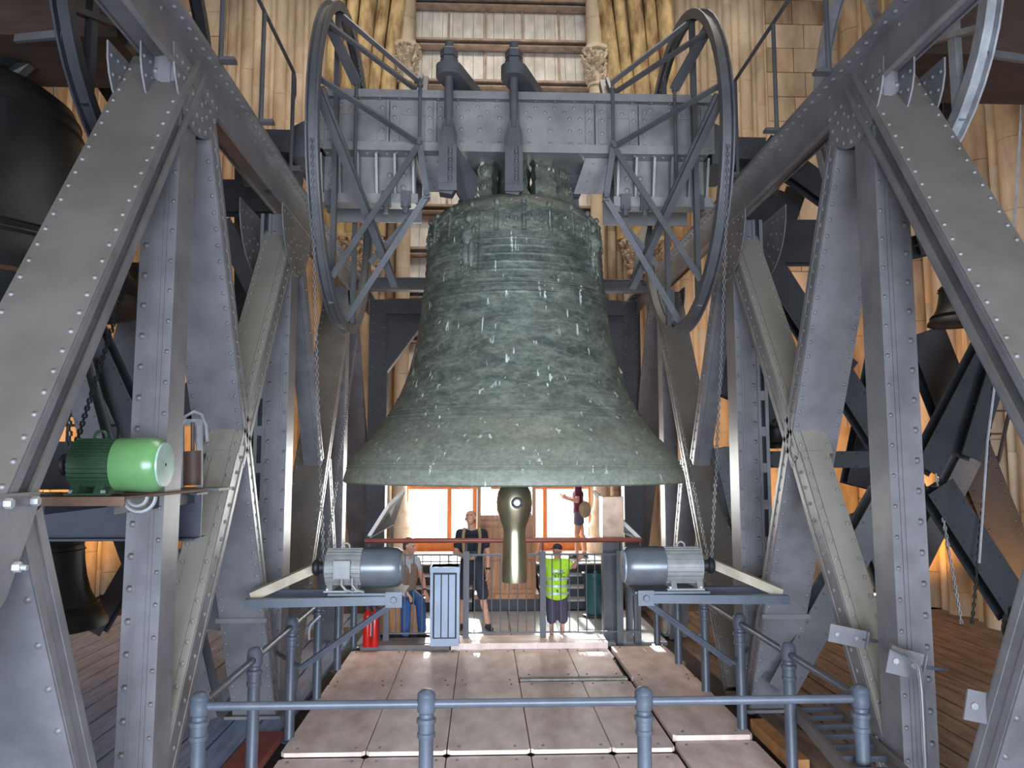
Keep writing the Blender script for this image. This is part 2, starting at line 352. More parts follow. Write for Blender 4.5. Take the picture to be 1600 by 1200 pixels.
# louvre window above: slanting sounding boards in rows
p = MB(); p.box(bay0-0.02, bay0+0.12, YB+0.2, YB+0.5, 3.1, 13.4); p.box(bay1-0.12, bay1+0.02, YB+0.2, YB+0.5, 3.1, 13.4)
p.box(bay0, bay1, YB+0.56, YB+0.62, 3.1, 13.4)
lou = struct('window_1', p, LRAIL)
pitch = 0.945; z = 3.15; r_ = 0
while z < 13.2:
    nb = 18; wdt = (bay1 - bay0 - 0.24) / nb
    for i in range(nb):
        x0 = bay0 + 0.12 + i*wdt; q = MB(); dz = rnd.uniform(-0.006, 0.006)
        q.prism([(x0+0.004, YB+0.16, z+0.13+dz), (x0+wdt-0.004, YB+0.16, z+0.13+dz), (x0+wdt-0.004, YB+0.40, z+pitch-0.02), (x0+0.004, YB+0.40, z+pitch-0.02)], (0, 0.022, 0.006))
        obj('louvre_board', q, LBOARD, lou, smooth=False)
    q = MB(); q.box(bay0+0.05, bay1-0.05, YB+0.12, YB+0.2, z+0.10, z+0.15); q.box(bay0+0.05, bay1-0.05, YB+0.13, YB+0.42, z-0.005, z+0.015)
    obj('louvre_rail', q, LRAIL, lou, smooth=False)
    q = MB()
    for i in range(1, 5):
        xx = bay0 + 0.12 + (bay1-bay0-0.24)*i/5
        q.bar((xx, YB+0.15, z+0.13), (xx, YB+0.39, z+pitch), 0.045, 0.05, (0,0,1))
    obj('louvre_batten', q, LRAIL, lou, smooth=False)
    z += pitch
# glazed lower windows
frm = [(-1.91, -1.83), (-1.07, -0.96), (-0.56, -0.42), (0.58, 0.68), (0.92, 1.02), (1.80, 1.92)]
zs, zt, zu = 0.94, 1.93, 2.72
k = 2
for (a, b_) in zip(frm[:-1], frm[1:]):
    x0, x1 = a[0] if a is frm[0] else (a[0]+a[1])/2, b_[1] if b_ is frm[-1] else (b_[0]+b_[1])/2
    p = MB(); y0, y1 = YB+0.12, YB+0.24; fw = 0.045
    p.box(x0, x0+fw, y0, y1, 0.62, zu+0.04); p.box(x1-fw, x1, y0, y1, 0.62, zu+0.04)
    p.box(x0+fw, x1-fw, y0, y1, zt, zt+0.07); p.box(x0+fw, x1-fw, y0, y1, zu, zu+0.04); p.box(x0+fw, x1-fw, y0, y1, 0.62, 0.70); p.box(x0+fw, x1-fw, y0, y1, zs-0.09, zs)
    p.box(x0+fw, x1-fw, y0+0.03, y1-0.04, 0.70, zs-0.09)
    wn = struct('window_%d' % k, p, WOODR); k += 1
    for za, zb in ((zs, zt), (zt+0.07, zu)):
        q = MB(); q.box(x0+fw, x1-fw, YB+0.17, YB+0.178, za, zb); obj('pane', q, GLASS, wn, smooth=False)
p = MB(); p.box(bay0, -1.91, YB+0.1, YB+0.3, 0.6, 2.8); p.box(1.92, bay1, YB+0.1, YB+0.3, 0.6, 2.8)
struct('trim_1', p, STONE2)
# landing and steps in front of the windows
p = MB(); p.box(-2.0, 2.05, 14.45, YB, 0.0, 0.68); tag(obj('landing', p, PALEF, smooth=False), 'pale raised landing in front of the bright windows', 'platform')['kind'] = 'structure'
del bpy.data.objects['landing']['category']
for x0, x1, lab in ((-1.9, -0.5, 'dark wooden steps behind the seated man'), (0.66, 1.95, 'dark wooden steps behind the boy and teal bin')):
    st = thing('steps', lab, 'stairs', ((x0+x1)/2, 13.9, 0))
    p = MB()
    for i in range(4): p.box(x0, x1, 13.3+0.29*i, 14.45, 0.165*i, 0.165*(i+1)-0.025)
    obj('riser_block', p, DARKF, st, smooth=False)
    for i in range(4):
        q = MB(); q.box(x0, x1, 13.28+0.29*i, 13.3+0.29*(i+1), 0.165*(i+1)-0.025, 0.165*(i+1)); obj('tread', q, PALEF if True else DARKF, st, smooth=False)
# wooden booth in the middle
bt = thing('wooden_booth', 'panelled wooden booth with glazed top behind the clapper', 'booth', (0.1, 13.6, 0))
X0, X1, Y0, Y1 = -0.42, 0.58, 13.25, 14.4
p = MB(); p.box(X0+0.03, X1-0.03, Y0+0.03, Y1, 0.28, 1.52); obj('body', p, WOODD, bt, smooth=False)
p = MB(); p.box(X0-0.05, X1+0.05, Y0-0.02, Y1, 0.0, 0.2); obj('plinth', p, DARKF, bt, smooth=False)
p = MB(); p.box(X0-0.05, X1+0.05, Y0-0.05, Y1, 0.2, 0.28); obj('base_moulding', p, WOODD, bt, smooth=False)
p = MB()
for xx in (X0, X0+0.48, X1-0.06): p.box(xx, xx+0.06, Y0, Y0+0.06, 0.28, 2.75)
for zz in (0.28, 0.86, 1.42, 1.52, 2.3, 2.68): p.box(X0, X1, Y0+0.005, Y0+0.055, zz, zz+0.07)
p.box(X0, X0+0.06, Y1-0.06, Y1, 0.28, 2.75); p.box(X1-0.06, X1, Y1-0.06, Y1, 0.28, 2.75)
obj('frame', p, WOODD, bt, smooth=False)
for a, b_ in ((X0+0.09, X0+0.45), (X0+0.57, X1-0.09)):
    for z0, z1 in ((0.39, 0.82), (0.97, 1.38)):
        q = MB(); q.obox(((a+b_)/2, Y0+0.022, (z0+z1)/2), ((b_-a)/2,0,0), (0,0.012,0), (0,0,(z1-z0)/2)); obj('panel', q, WOODD, bt, smooth=False)
    q = MB(); q.box(a-0.03, b_+0.03, Y0+0.025, Y0+0.032, 1.59, 2.3); obj('glass_pane', q, GLASS, bt, smooth=False)

# ================================================================== STEEL BELL FRAME
def frame_member(root, name, pa, pb, x0, x1, t, s, rs=0.125, rr=0.019, cover=True, siderows=True, flush=True, m=None, cov0=0.0, lip=0.045, coverm=None, midrows=False):
    """riveted box member lying in a YZ plane: two lipped side channels, cover plates, rivets. pa,pb=(y,z)"""
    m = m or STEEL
    A, B = V((0, pa[0], pa[1])), V((0, pb[0], pb[1])); u = (B - A); L = u.length; u.normalize()
    n = V((0, -u.z, u.y)); n = n if n.y < 0 else -n              # faces the camera side
    X = V((s, 0, 0))
    def P(l, x, h): return A + u*l + n*h + V((s*x, 0, 0))
    ch = MB()
    for xi, d in ((x0, 1), (x1, -1)):
        for h in (-t/2 + lip/2, t/2 - lip/2): ch.obox(P(L/2, xi + d*0.008, h), u*L/2, X*0.008, n*lip/2)
        ch.obox(P(L/2, xi + d*(0.012 if flush else 0.055), 0), u*L/2, X*0.006, n*(t/2 - (lip if flush else 0.004)))
        for h in (-t/2 + 0.006, t/2 - 0.006): ch.obox(P(L/2, xi + d*0.034, h), u*L/2, X*0.02, n*0.006)
    part = obj(name, ch, m, root, smooth=False)
    if cover:
        for h, nm in ((t/2 + 0.007, 1), (-t/2 - 0.007, 0)):
            c = MB(); l0 = cov0 if nm else 0
            c.obox(P((L + l0)/2, (x0+x1)/2, h), u*(L - l0)/2, X*((x1-x0)/2 - 0.004), n*0.007)
            if midrows and nm:
                c.obox(P((L+l0)/2, x0 + (x1-x0)*0.5, h + 0.012), u*(L-l0)/2, X*((x1-x0)*0.27), n*0.006)
            obj('cover_plate', c, coverm or m, part, smooth=False)
    q = MB(); k = int(L / rs)
    for i in range(k):
        l = rs*(i + 0.5)
        if cover and l > cov0 + 0.05:
            for xx in ((x0 + 0.035), (x1 - 0.035)): q.rivet(P(l, xx, t/2 + 0.014), n, rr)
        if siderows:
            q.rivet(P(l + rs*0.4, x0 + 0.006, 0.0), -X, rr*0.9)
    if k: obj('rivet', q, m, part, 'stuff', ang=60)
    return part
def post_member(root, s, x0, x1, y0, y1, z0, z1, rs=0.2, rr=0.025, m=None, name='post'):
    m = m or STEEL
    p = MB(); X = s
    def bx(mb, a, b, c, d, e, f): mb.box(min(s*a, s*b), max(s*a, s*b), c, d, e, f)
    bx(p, x0, x0+0.012, y0+0.012, y1-0.012, z0, z1); bx(p, x1-0.012, x1, y0+0.012, y1-0.012, z0, z1)
    bx(p, x0+0.012, x1, y1-0.012, y1, z0, z1); bx(p, x0, x0 + 0.02, y0, y0+0.012, z0, z1)
    part = obj(name, p, m, root, smooth=False)
    w_ = x1 - x0
    c = MB(); bx(c, x0+0.02, x1+0.03, y0, y0+0.012, z0, z1); bx(c, x0+w_*0.28, x0+w_*0.85, y0-0.01, y0, z0, z1); bx(c, x0+w_*0.4, x0+w_*0.72, y0-0.018, y0-0.01, z0, z1)
    obj('cover_plate', c, m, part, smooth=False)
    q = MB(); z = z0 + rs*0.5
    while z < z1:
        q.rivet((s*(x1 - 0.012), y0, z), (0,-1,0), rr); q.rivet((s*(x0 + w_*0.13), y0, z + rs*0.5), (0,-1,0), rr*0.7)
        z += rs
    obj('rivet', q, m, part, 'stuff', ang=60)
    return part
def gusset(root, s, xa, poly, thick=0.012, m=None, rivs=(), rr=0.017):
    p = MB(); p.prism([(s*xa, y, z) for y, z in poly], (s*thick, 0, 0)); g = obj('gusset_plate', p, m or STEEL, root, smooth=False)
    if rivs:
        q = MB()
        for y, z in rivs: q.rivet((s*xa, y, z), (-s,0,0), rr)
        obj('rivet', q, m or STEEL, g, 'stuff', ang=60)
    return g
def arc(cy, cz, r, a0, a1, n=12): return [(cy + r*math.cos(R(a0+(a1-a0)*i/n)), cz + r*math.sin(R(a0+(a1-a0)*i/n))) for i in range(n+1)]
for s in (1, -1):
    side = 'beyond the right' if s > 0 else 'left'
    root = thing('riveted_truss', 'tall grey riveted steel truss carrying the bell beam, %s' % ('on the side of the steel ladder' if s > 0 else 'on the side of the green motor'), 'frame', (s*2.5, 8, 0), 'riveted frames either side of the great bell')
    del root['group']
    XI, XO = 2.35, 2.77
    # top girder: inner web, rivetted top flange, wide top plate
    g = MB(); 
    def bx(mb, a, b, c, d, e, f): mb.box(min(s*a, s*b), max(s*a, s*b), c, d, e, f)
    bx(g, XI, XI+0.014, 2.2, 13.7, 5.08, 5.36); bx(g, XI-0.10, XI+0.10, 2.2, 13.7, 5.36, 5.378); bx(g, XI-0.02, XI+0.02, 2.2, 13.7, 5.07, 5.085)
    bx(g, XO-0.02, XO, 2.2, 13.7, 5.36, 5.46)
    gd = obj('top_girder', g, STEEL, root, smooth=False)
    c = MB(); bx(c, XI-0.10, XO, 2.2, 13.7, 5.378, 5.392); obj('cover_plate', c, STEEL, gd, smooth=False)
    q = MB(); y = 2.3
    while y < 13.6:
        q.rivet((s*(XI-0.055), y, 5.36), (0,0,-1), 0.018); q.rivet((s*XI, y+0.06, 5.31), (-s,0,0), 0.015) if y % 0.5 < 0.12 else None; y += 0.125
    obj('rivet', q, STEEL, gd, 'stuff', ang=60)
    # big legs
    def legline(p, slope, sign):   # p=(y,z) on line; slope dz/dy magnitude
        return lambda z: p[0] + sign*(p[1]-z)/slope
    C1 = legline((3.79, 2.76), 1.6, -1); A1 = legline((6.09, 4.12), 2.05, 1)
    frame_member(root, 'leg', (C1(5.25)-0.1, 5.25), (C1(0)-0.1, 0.0), XI-0.03, XO, 0.17, s, cov0=0.12, rr=0.015, siderows=False, flush=False)
    frame_member(root, 'leg', (A1(5.15)-0.09, 5.15), (A1(0)-0.09, 0.0), XI, XO, 0.15, s, cov0=0.28)
    band = MB(); ya = A1(1.05)-0.09; band.obox((s*(XI+XO)/2, ya-0.115, 1.05-0.02), (0.235,0,0), (0,0.006,0), (0,0.006,0.02)); obj('joint_band', band, STEEL, root, smooth=False)
    # post, struts at the near bay
    post_member(root, s, XI, XI+0.2, 5.0, 5.27, 0, 5.2)
    D1 = legline((6.37, 2.08), 1.62, -1)
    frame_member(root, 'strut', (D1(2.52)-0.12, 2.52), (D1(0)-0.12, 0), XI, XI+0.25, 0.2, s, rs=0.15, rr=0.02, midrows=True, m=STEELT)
    E1 = legline((4.37, 0.75), 2.1, 1)
    frame_member(root, 'strut', (E1(2.25)-0.1, 2.25), (E1(0)-0.1, 0), XI, XO-0.05, 0.16, s, rs=0.25, siderows=False)
    # middle post under the bearing with slotted outer plate
    post_member(root, s, XI, XI+0.2, 8.0, 8.3, 0, 5.1, rs=0.2)
    p = MB(); z = 0.1; bx(p, 2.57, 2.6, 7.98, 8.0, 0, 5.1); bx(p, 2.645, 2.68, 7.98, 8.0, 0, 5.1); bx(p, 2.57, 2.58, 8.0, 8.25, 0, 5.1); bx(p, 2.67, 2.68, 8.0, 8.25, 0, 5.1)
    while z < 5.0: bx(p, 2.6, 2.645, 7.985, 7.995, z, z+0.1); z += 0.38
    obj('slotted_plate', p, STEEL, root, smooth=False)
    p = MB(); bx(p, 2.58, 2.67, 8.04, 8.05, 0, 5.1); obj('slot_shade_sheet', p, BLACKS, root, smooth=False)  # added dark sheet so the slots look shaded
    S1 = legline((8.01, 4.54), 1.48, -1)
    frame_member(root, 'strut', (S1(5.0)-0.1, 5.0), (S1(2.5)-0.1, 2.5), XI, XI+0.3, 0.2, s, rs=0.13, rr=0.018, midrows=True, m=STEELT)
    S2 = legline((8.73, 4.54), 1.7, 1)
    frame_member(root, 'strut', (S2(5.0)-0.1, 5.0), (S2(2.5)-0.1, 2.5), XI, XI+0.22, 0.17, s, rs=0.13, rr=0.018, midrows=True)
    # far bay
    C3 = legline((11.38, 4.28), 1.62, -1); A3 = legline((12.1, 5.13), 1.67, 1)
    frame_member(root, 'leg', (C3(5.1)-0.08, 5.1), (C3(0)-0.08, 0), XI, XO, 0.15, s)
    frame_member(root, 'leg', (A3(5.1)-0.1, 5.1), (A3(0.9)-0.1, 0.9), XI-0.02, XO, 0.15, s)
    post_member(root, s, XI+0.02, XI+0.2, 11.4, 11.7, 0, 5.1)
    frame_member(root, 'strut', (10.3, 2.5), (11.3, 0), XI, XI+0.25, 0.17, s)
    # gussets at the nodes
    for (cy, cz, rad, xs) in ((5.22, 5.18, 0.42, (XI+0.0, XI+0.21, XO)), (8.15, 5.1, 0.62, (XI+0.0, XO)), (11.9, 5.15, 0.42, (XI+0.0, XO))):
        poly = arc(cy, cz, rad, 180, 360, 14)
        poly = [(y_, z_ if z_ < cz-0.02 else cz+0.02) for y_, z_ in poly]
        riv = [(cy + r_*math.cos(a)*rad, cz + r_*math.sin(a)*rad) for r_ in (0.45, 0.68, 0.9) for a in [PI + PI*(i+0.5)/(5+int(6*r_)) for i in range(5+int(6*r_))]]
        for xx in xs: gusset(root, s, xx - 0.014, poly, rivs=riv)
    # K joints at mid height
    for (cy, cz, h) in ():
        rv = [(cy + a*0.1, cz + b_*0.13) for a in (-1.5, -0.5, 0.5, 1.5) for b_ in (-1.6, -.5, .5, 1.6)]
        gusset(root, s, XI-0.03 - (0.02 if cy < 4 else 0), [(cy-0.2, cz+h*0.6), (cy+0.2, cz+h), (cy+0.24, cz-h*0.5), (cy+0.1, cz-h), (cy-0.22, cz-h)], rivs=rv if cy > 4 else ())
    gusset(root, s, XI-0.055, [(3.14, 2.36), (3.52, 2.36), (3.5, 2.28), (3.32, 1.93), (3.2, 1.83), (2.95, 1.83)])
    if s < 0:
        for yy, zz in ((3.27, 2.32), (3.46, 2.32)): 
            b = MB(); b.hexnut((-(XI-0.056), yy, zz), (1,0,0), 0.022, 0.03); obj('bolt', b, GALV, root)
    # base plates
    for yy in (5.0, 8.1, 11.5):
        p = MB(); bx(p, XI-0.06, XO+0.06, yy-0.26, yy+0.4, 0, 0.03); obj('base_plate', p, STEEL, root, smooth=False)
    # handrail stanchions standing on the girder
    for yy in (4.4, 5.4, 6.42, 7.46):
        p = MB(); p.tube([(s*2.25, yy, 5.4), (s*2.25, yy, 6.4)], 0.02, 8); p.box(min(s*2.25,s*2.17)-0.03, max(s*2.25,s*2.17)+0.03, yy-0.04, yy+0.04, 5.385, 5.41)
        if yy == 7.46: p.tube([(s*2.25, yy+0.0, 6.4), (s*2.25, yy+0.06, 6.36), (s*2.25, yy+0.08, 6.2), (s*2.25, yy+0.03, 6.12), (s*2.25, yy-0.02, 6.2)], 0.015, 6)
        obj('stanchion', p, STEELD, root)
    p = MB(); p.tube([(s*2.25, 3.0, 6.4), (s*2.25, 7.46, 6.4)], 0.018, 8); obj('handrail', p, STEELD, root)
# cross ties joining the two frames behind the bell
b = MB(); y0 = 12.2
b.box(-2.4, 2.4, y0, y0+0.015, 5.24, 5.42); b.box(-2.4, 2.4, y0-0.08, y0+0.08, 5.23, 5.245); b.box(-2.4, 2.4, y0-0.08, y0+0.08, 5.42, 5.435)
tag(obj('cross_beam', b, STEEL, smooth=False), 'slim grey steel beam crossing behind the waist of the bell', 'beam')
PORT = mat('portal_steel', (50, 48, 52), 0.5, 0, 0.12, 4)
pr = thing('steel_portal', 'dark steel portal with triangular knee plates behind the bell', 'frame', (0, 13.35, 0))
for s in (-1, 1):
    xi = 1.98 if s < 0 else 2.1
    p = MB(); p.box(min(s*xi, s*(xi+0.32)), max(s*xi, s*(xi+0.32)), 13.2, 13.5, 0, 5.3)
    pp = obj('post', p, PORT, pr, smooth=False)
    q = MB(); 
    for i in range(34): q.rivet((s*(xi+0.06), 13.2, 0.3+i*0.15), (0,-1,0), 0.018); q.rivet((s*(xi+0.26), 13.2, 0.37+i*0.15), (0,-1,0), 0.018)
    obj('rivet', q, STEELD, pp, 'stuff', ang=60)
    p = MB(); p.prism([(s*xi, 13.17, 5.05), (s*(xi-0.66), 13.17, 5.05), (s*xi, 13.17, 4.05)], (0,0.03,0)); obj('knee_plate', p, PORT, pr, smooth=False)
    p = MB(); p.bar((s*(xi+0.02), 13.25, 4.05), (s*(xi-0.72), 13.25, 5.08), 0.06, 0.2, (0,1,0)); obj('knee_brace', p, PORT, pr, smooth=False)
p = MB(); p.box(-1.98, 2.1, 13.2, 13.5, 5.05, 5.32); p.box(-2.0, 2.12, 13.1, 13.2, 5.03, 5.06); obj('lintel', p, PORT, pr, smooth=False)
# ================================================================== HEADSTOCK BEAM
YC = 8.1
hb = thing('headstock_beam', 'massive riveted steel beam from which the great bell hangs', 'beam', (0, YC, 5.6))
yf = 7.62; yb = 8.58; zt_, zb_ = 6.2, 5.62
xl, xr = -2.05, 2.07
p = MB()
p.box(xl, xr, yf, yf+0.02, zb_+0.06, zt_); p.box(xl, xr, yb-0.02, yb, zb_+0.06, zt_)
obj('web_plate', p, STEELH, hb, smooth=False)
p = MB(); p.box(xl-0.04, xr+0.04, yf-0.13, yb+0.13, zt_+0.02, zt_+0.05); p.box(xl-0.02, xr+0.02, yf-0.12, yb+0.12, zt_, zt_+0.02); p.box(xl-0.04, xr+0.04, yf-0.135, yf-0.12, zt_-0.03, zt_+0.05)
obj('top_flange', p, STEELH, hb, smooth=False)
p = MB(); p.box(xl+0.1, xr-0.1, yf-0.10, yb+0.1, zb_, zb_+0.03); p.box(xl+0.1, xr-0.1, yf-0.11, yf-0.095, zb_, zb_+0.09); obj('bottom_flange', p, STEELH, hb, smooth=False)
# stiffener strips, face plates and rivets on the front web
def fx(px): return (px - 754) * (yf - 0) / F - 0.335
def fz(py): return 2.49 + (722 - py) * yf / F
p = MB()
for px in (600, 676, 937, 1008): p.box(fx(px)-0.012, fx(px)+0.012, yf-0.07, yf, zb_+0.09, zt_-0.03)
for a, b_ in ((583, 598), (603, 618), (660, 674), (678, 690), (697, 806), (812, 918)) : p.box(fx(a), fx(b_), yf-0.016, yf, zb_+0.09, zt_-0.03)
for a, b_ in ((920, 934), (940, 955), (992, 1006), (1010, 1025), (1110, 1128), (484, 498)): p.box(fx(a), fx(b_), yf-0.016, yf, zb_+0.09, zt_-0.03)
for a, b_ in ((520, 583), (618, 660), (955, 992), (1025, 1098)): p.box(fx(a), fx(b_), yf-0.012, yf, zt_-0.16, zt_-0.03)
obj('stiffener', p, STEELH, hb, smooth=False)
q = MB()
xx = xl + 0.05; k = 0
while xx < xr - 0.03:
    q.rivet((xx, yf-0.05 - 0.03*(k % 2), zt_), (0,0,-1), 0.026)
    for a, b_ in ((520, 583), (618, 660), (955, 992), (1025, 1098), (700, 790), (820, 915)):
        if fx(a) < xx < fx(b_): q.rivet((xx, yf-0.012, zt_ - 0.065 - 0.05*(k % 2)), (0,-1,0), 0.026)
    xx += 0.1; k += 1
for px in (490, 590, 610, 667, 684, 927, 947, 999, 1017, 1119, 505, 1104):
    for zz in (0.09, 0.22, 0.36, 0.46): q.rivet((fx(px), yf-0.016, zb_+zz+0.03), (0,-1,0), 0.027)
for px in (718, 748, 780, 828, 862, 894, 911):
    for zz in (0.10, 0.24, 0.37): q.rivet((fx(px), yf-0.016, zb_+zz+0.03), (0,-1,0), 0.027)
for px in (540, 575, 1030, 1090): q.rivet((fx(px), yf, zb_+0.12), (0,-1,0), 0.027)
obj('rivet', q, STEELH, hb, 'stuff', ang=60)
# lower brackets bearing blocks at each end of the beam
for s in (-1, 1):
    br = MB(); a, b_ = (1.03, 2.0) 
    x0, x1 = min(s*a, s*b_), max(s*a, s*b_)
    br.box(x0, x1, yf+0.08, yf+0.1, 5.18, 5.62); br.box(x0, x1, yb-0.1, yb-0.08, 5.18, 5.62); br.box(x0-0.03, x1+0.03, yf-0.03, yf+0.16, 5.1, 5.2)
    for xx in [a + 0.02 + i*(b_-a-0.04)/5 for i in range(6)]:
        br.prism([(s*xx-0.012, yf-0.08, 5.6), (s*xx-0.012, yf+0.09, 5.6), (s*xx-0.012, yf+0.09, 5.2), (s*xx-0.012, yf+0.03, 5.2)], (0.024, 0, 0))
    bo = obj('bracket', br, STEELH, hb, smooth=False)
    q = MB()
    for xx in (1.16, 1.9, 1.3):
        for zz in (5.3, 5.43): q.rivet((s*xx, yf+0.08, zz), (0,-1,0), 0.034, 8)
    for i in range(9): q.rivet((s*(1.12+i*0.1), yf-0.02-0.03*(i % 2), 5.62), (0,0,-1), 0.02)
    obj('rivet', q, STEELH, bo, 'stuff', ang=60)
    for xx in (1.12, 1.32, 1.88):
        q = MB(); q.box(s*xx-0.05, s*xx+0.05, yf-0.06, yf+0.0, 5.06, 5.22); q.tube([(s*xx, yf-0.03, 4.99), (s*xx, yf-0.03, 5.1)], 0.032, 8); q.hexnut((s*xx, yf-0.03, 5.1), (0,0,-1), 0.052, 0.05)
        obj('clamp_bolt', q, STEELD, bo)
    # sloped rivet plate under the beam near the bell
    q = MB(); q.prism([(s*1.03, yf+0.02, 5.62), (s*0.72, yf+0.02, 5.62), (s*0.62, yf+0.25, 5.32), (s*0.93, yf+0.25, 5.32)], (0,0.015,0.01))
    sp_ = obj('sloped_plate', q, STEELH, hb, smooth=False)
    q = MB()
    for i in range(4):
        for j in range(2):
            t = (i+0.5)/4; q.rivet((s*(0.95 - 0.1*t - 0.13*j), yf+0.02+0.23*t, 5.62-0.3*t), (0,-0.8,-0.6), 0.018)
    obj('rivet', q, STEELH, sp_, 'stuff', ang=60)
    # gudgeon end resting on the bearing
    q = MB(); q.prism([(s*2.07, yf+0.1, 6.08), (s*2.32, yf+0.1, 5.94), (s*2.32, yf+0.1, 5.62), (s*2.07, yf+0.1, 5.62)], (0, 0.7, 0)); q.box(min(s*2.3,s*2.66), max(s*2.3,s*2.66), yf+0.12, yb-0.2, 5.68, 5.92)
    q.rivet((s*2.45, yf+0.12, 5.8), (0,-1,0), 0.02); q.rivet((s*2.2, yf+0.1, 5.84), (0,-1,0), 0.02)
    obj('end_arm', q, STEELD, hb, smooth=False)
    q = MB(); q.tube([(s*2.3, YC, 5.55), (s*2.9, YC, 5.55)], 0.11, 16); obj('gudgeon', q, STEELD, hb)
    bb = thing('bearing_block', 'dark bearing block on the %s' % ('girder end of the beam, ladder side' if s > 0 else 'girder end of the beam, green motor side'), 'bearing', (s*2.55, YC, 5.39))
    q = MB(); q.box(s*2.55-0.18, s*2.55+0.18, YC-0.35, YC+0.35, 5.395, 5.47); q.box(s*2.55-0.14, s*2.55+0.14, YC-0.2, YC+0.2, 5.47, 5.53); obj('pedestal', q, STEELD, bb, smooth=False)
    q = MB(); q.lathe([(0.12, -0.14), (0.19, -0.12), (0.19, 0.12), (0.12, 0.14)], (s*2.55, YC, 5.55), (1,0,0), 20); obj('housing', q, STEELD, bb)
# ================================================================== YOKE STRAPS WITH THREADED RODS
for k, (px, xr_) in enumerate(((697, 0.56), (803, 0.60))):
    xf = (px - 754) * 7.36 / F - 0.335; yy = 7.36
    st = thing('hanger_strap', 'forged hanger strap with threaded rod, %s' % ('over the left part of the bell crown' if k == 0 else 'over the centre of the bell crown'), 'strap', (xf, yy, 5.2))
    p = MB(); zr = 6.42
    p.tube([(xf, yy, 5.95-0.15), (xf, yy, 6.7)], 0.043, 14); obj('rod', p, STEELD, st)
    p = MB(); p.tube([(xf, yy, 6.5), (xf, yy, 6.71)], 0.048, 14); obj('thread', p, STEELD, st) if False else None
    for zz in (6.44, 6.53): q = MB(); q.hexnut((xf, yy, zz), (0,0,1), 0.09, 0.085); obj('nut', q, STEELD, st)
    # rounded yoke bar lying across the beam towards the rear
    th = 0.10; ex, ey = xf + xr_, 8.75; d = V((ex-xf, ey-yy, 0)).normalized(); n_ = V((-d.y, d.x, 0)); 
    poly = []
    r0, r1 = 0.13, 0.10
    for i in range(13): a = PI/2 + PI*i/12; poly.append(V((xf, yy, 6.32)) + (d*math.cos(a) + n_*math.sin(a))*r0)
    for i in range(13): a = -PI/2 + PI*i/12; poly.append(V((ex, ey, 6.32)) + (d*math.cos(a) + n_*math.sin(a))*r1)
    p = MB(); p.prism(poly, (0,0,0.12)); obj('yoke_bar', p, STEELD, st)
    p = MB(); p.obox((xf + d.x*0.45, yy + d.y*0.45, 6.285), d*0.12, n_*0.1, (0,0,0.035)); obj('spacer', p, STEELD, st, smooth=False)
    # flattened fork below
    x0, w1 = xf, 0.075
    p = MB(); z0 = 5.13
    p.prism([(x0-0.043, yy-0.03, 5.88), (x0+0.043, yy-0.03, 5.88), (x0+0.085, yy-0.05, 5.72), (x0+0.085, yy-0.05, 5.18), (x0+0.04, yy-0.05, 5.10), (x0-0.085, yy-0.05, 5.12), (x0-0.085, yy-0.05, 5.72)], (0, 0.14, 0))
    obj('fork', p, STEELD, st, smooth=False)
    p = MB(); p.box(x0-0.09, x0-0.0, yy-0.09, yy-0.05, 5.2, 5.58); p.box(x0-0.09, x0+0.09, yy-0.08, yy-0.05, 5.13, 5.2); p.box(x0+0.045, x0+0.085, yy-0.075, yy-0.05, 5.2, 5.6)
    for i in range(4): p.rivet((x0+0.022, yy-0.05, 5.27+0.09*i), (0,-1,0), 0.02)
    obj('wedge_plate', p, STEELD, st, smooth=False)
    if k: continue
    p = MB(); p.prism([(x0+0.08, yy, 5.62), (x0+0.22, yy+0.25, 5.5), (x0+0.36, yy+0.42, 5.35), (x0+0.34, yy+0.42, 5.1), (x0+0.22, yy+0.3, 5.02), (x0+0.08, yy, 5.15)], (0.0, 0.09, 0))
    obj('side_arm', p, STEELD, st, smooth=False)
# rear strap to the right of the crown
st = thing('hanger_strap', 'grey hanger strap showing behind the right of the bell crown', 'strap', (0.62, 8.3, 5.1))
p = MB(); p.prism([(0.52, 8.2, 5.62), (0.70, 8.2, 5.62), (0.74, 8.2, 5.0), (0.60, 8.2, 5.04), (0.50, 8.2, 5.2)], (0, 0.12, 0)); obj('fork', p, STEELD, st, smooth=False)
p = MB(); p.prism([(0.28, 8.1, 5.62), (0.82, 8.1, 5.62), (0.72, 8.1, 5.38), (0.5, 8.1, 5.36)], (0, 0.1, 0)); obj('side_arm', p, STEELD, st, smooth=False)
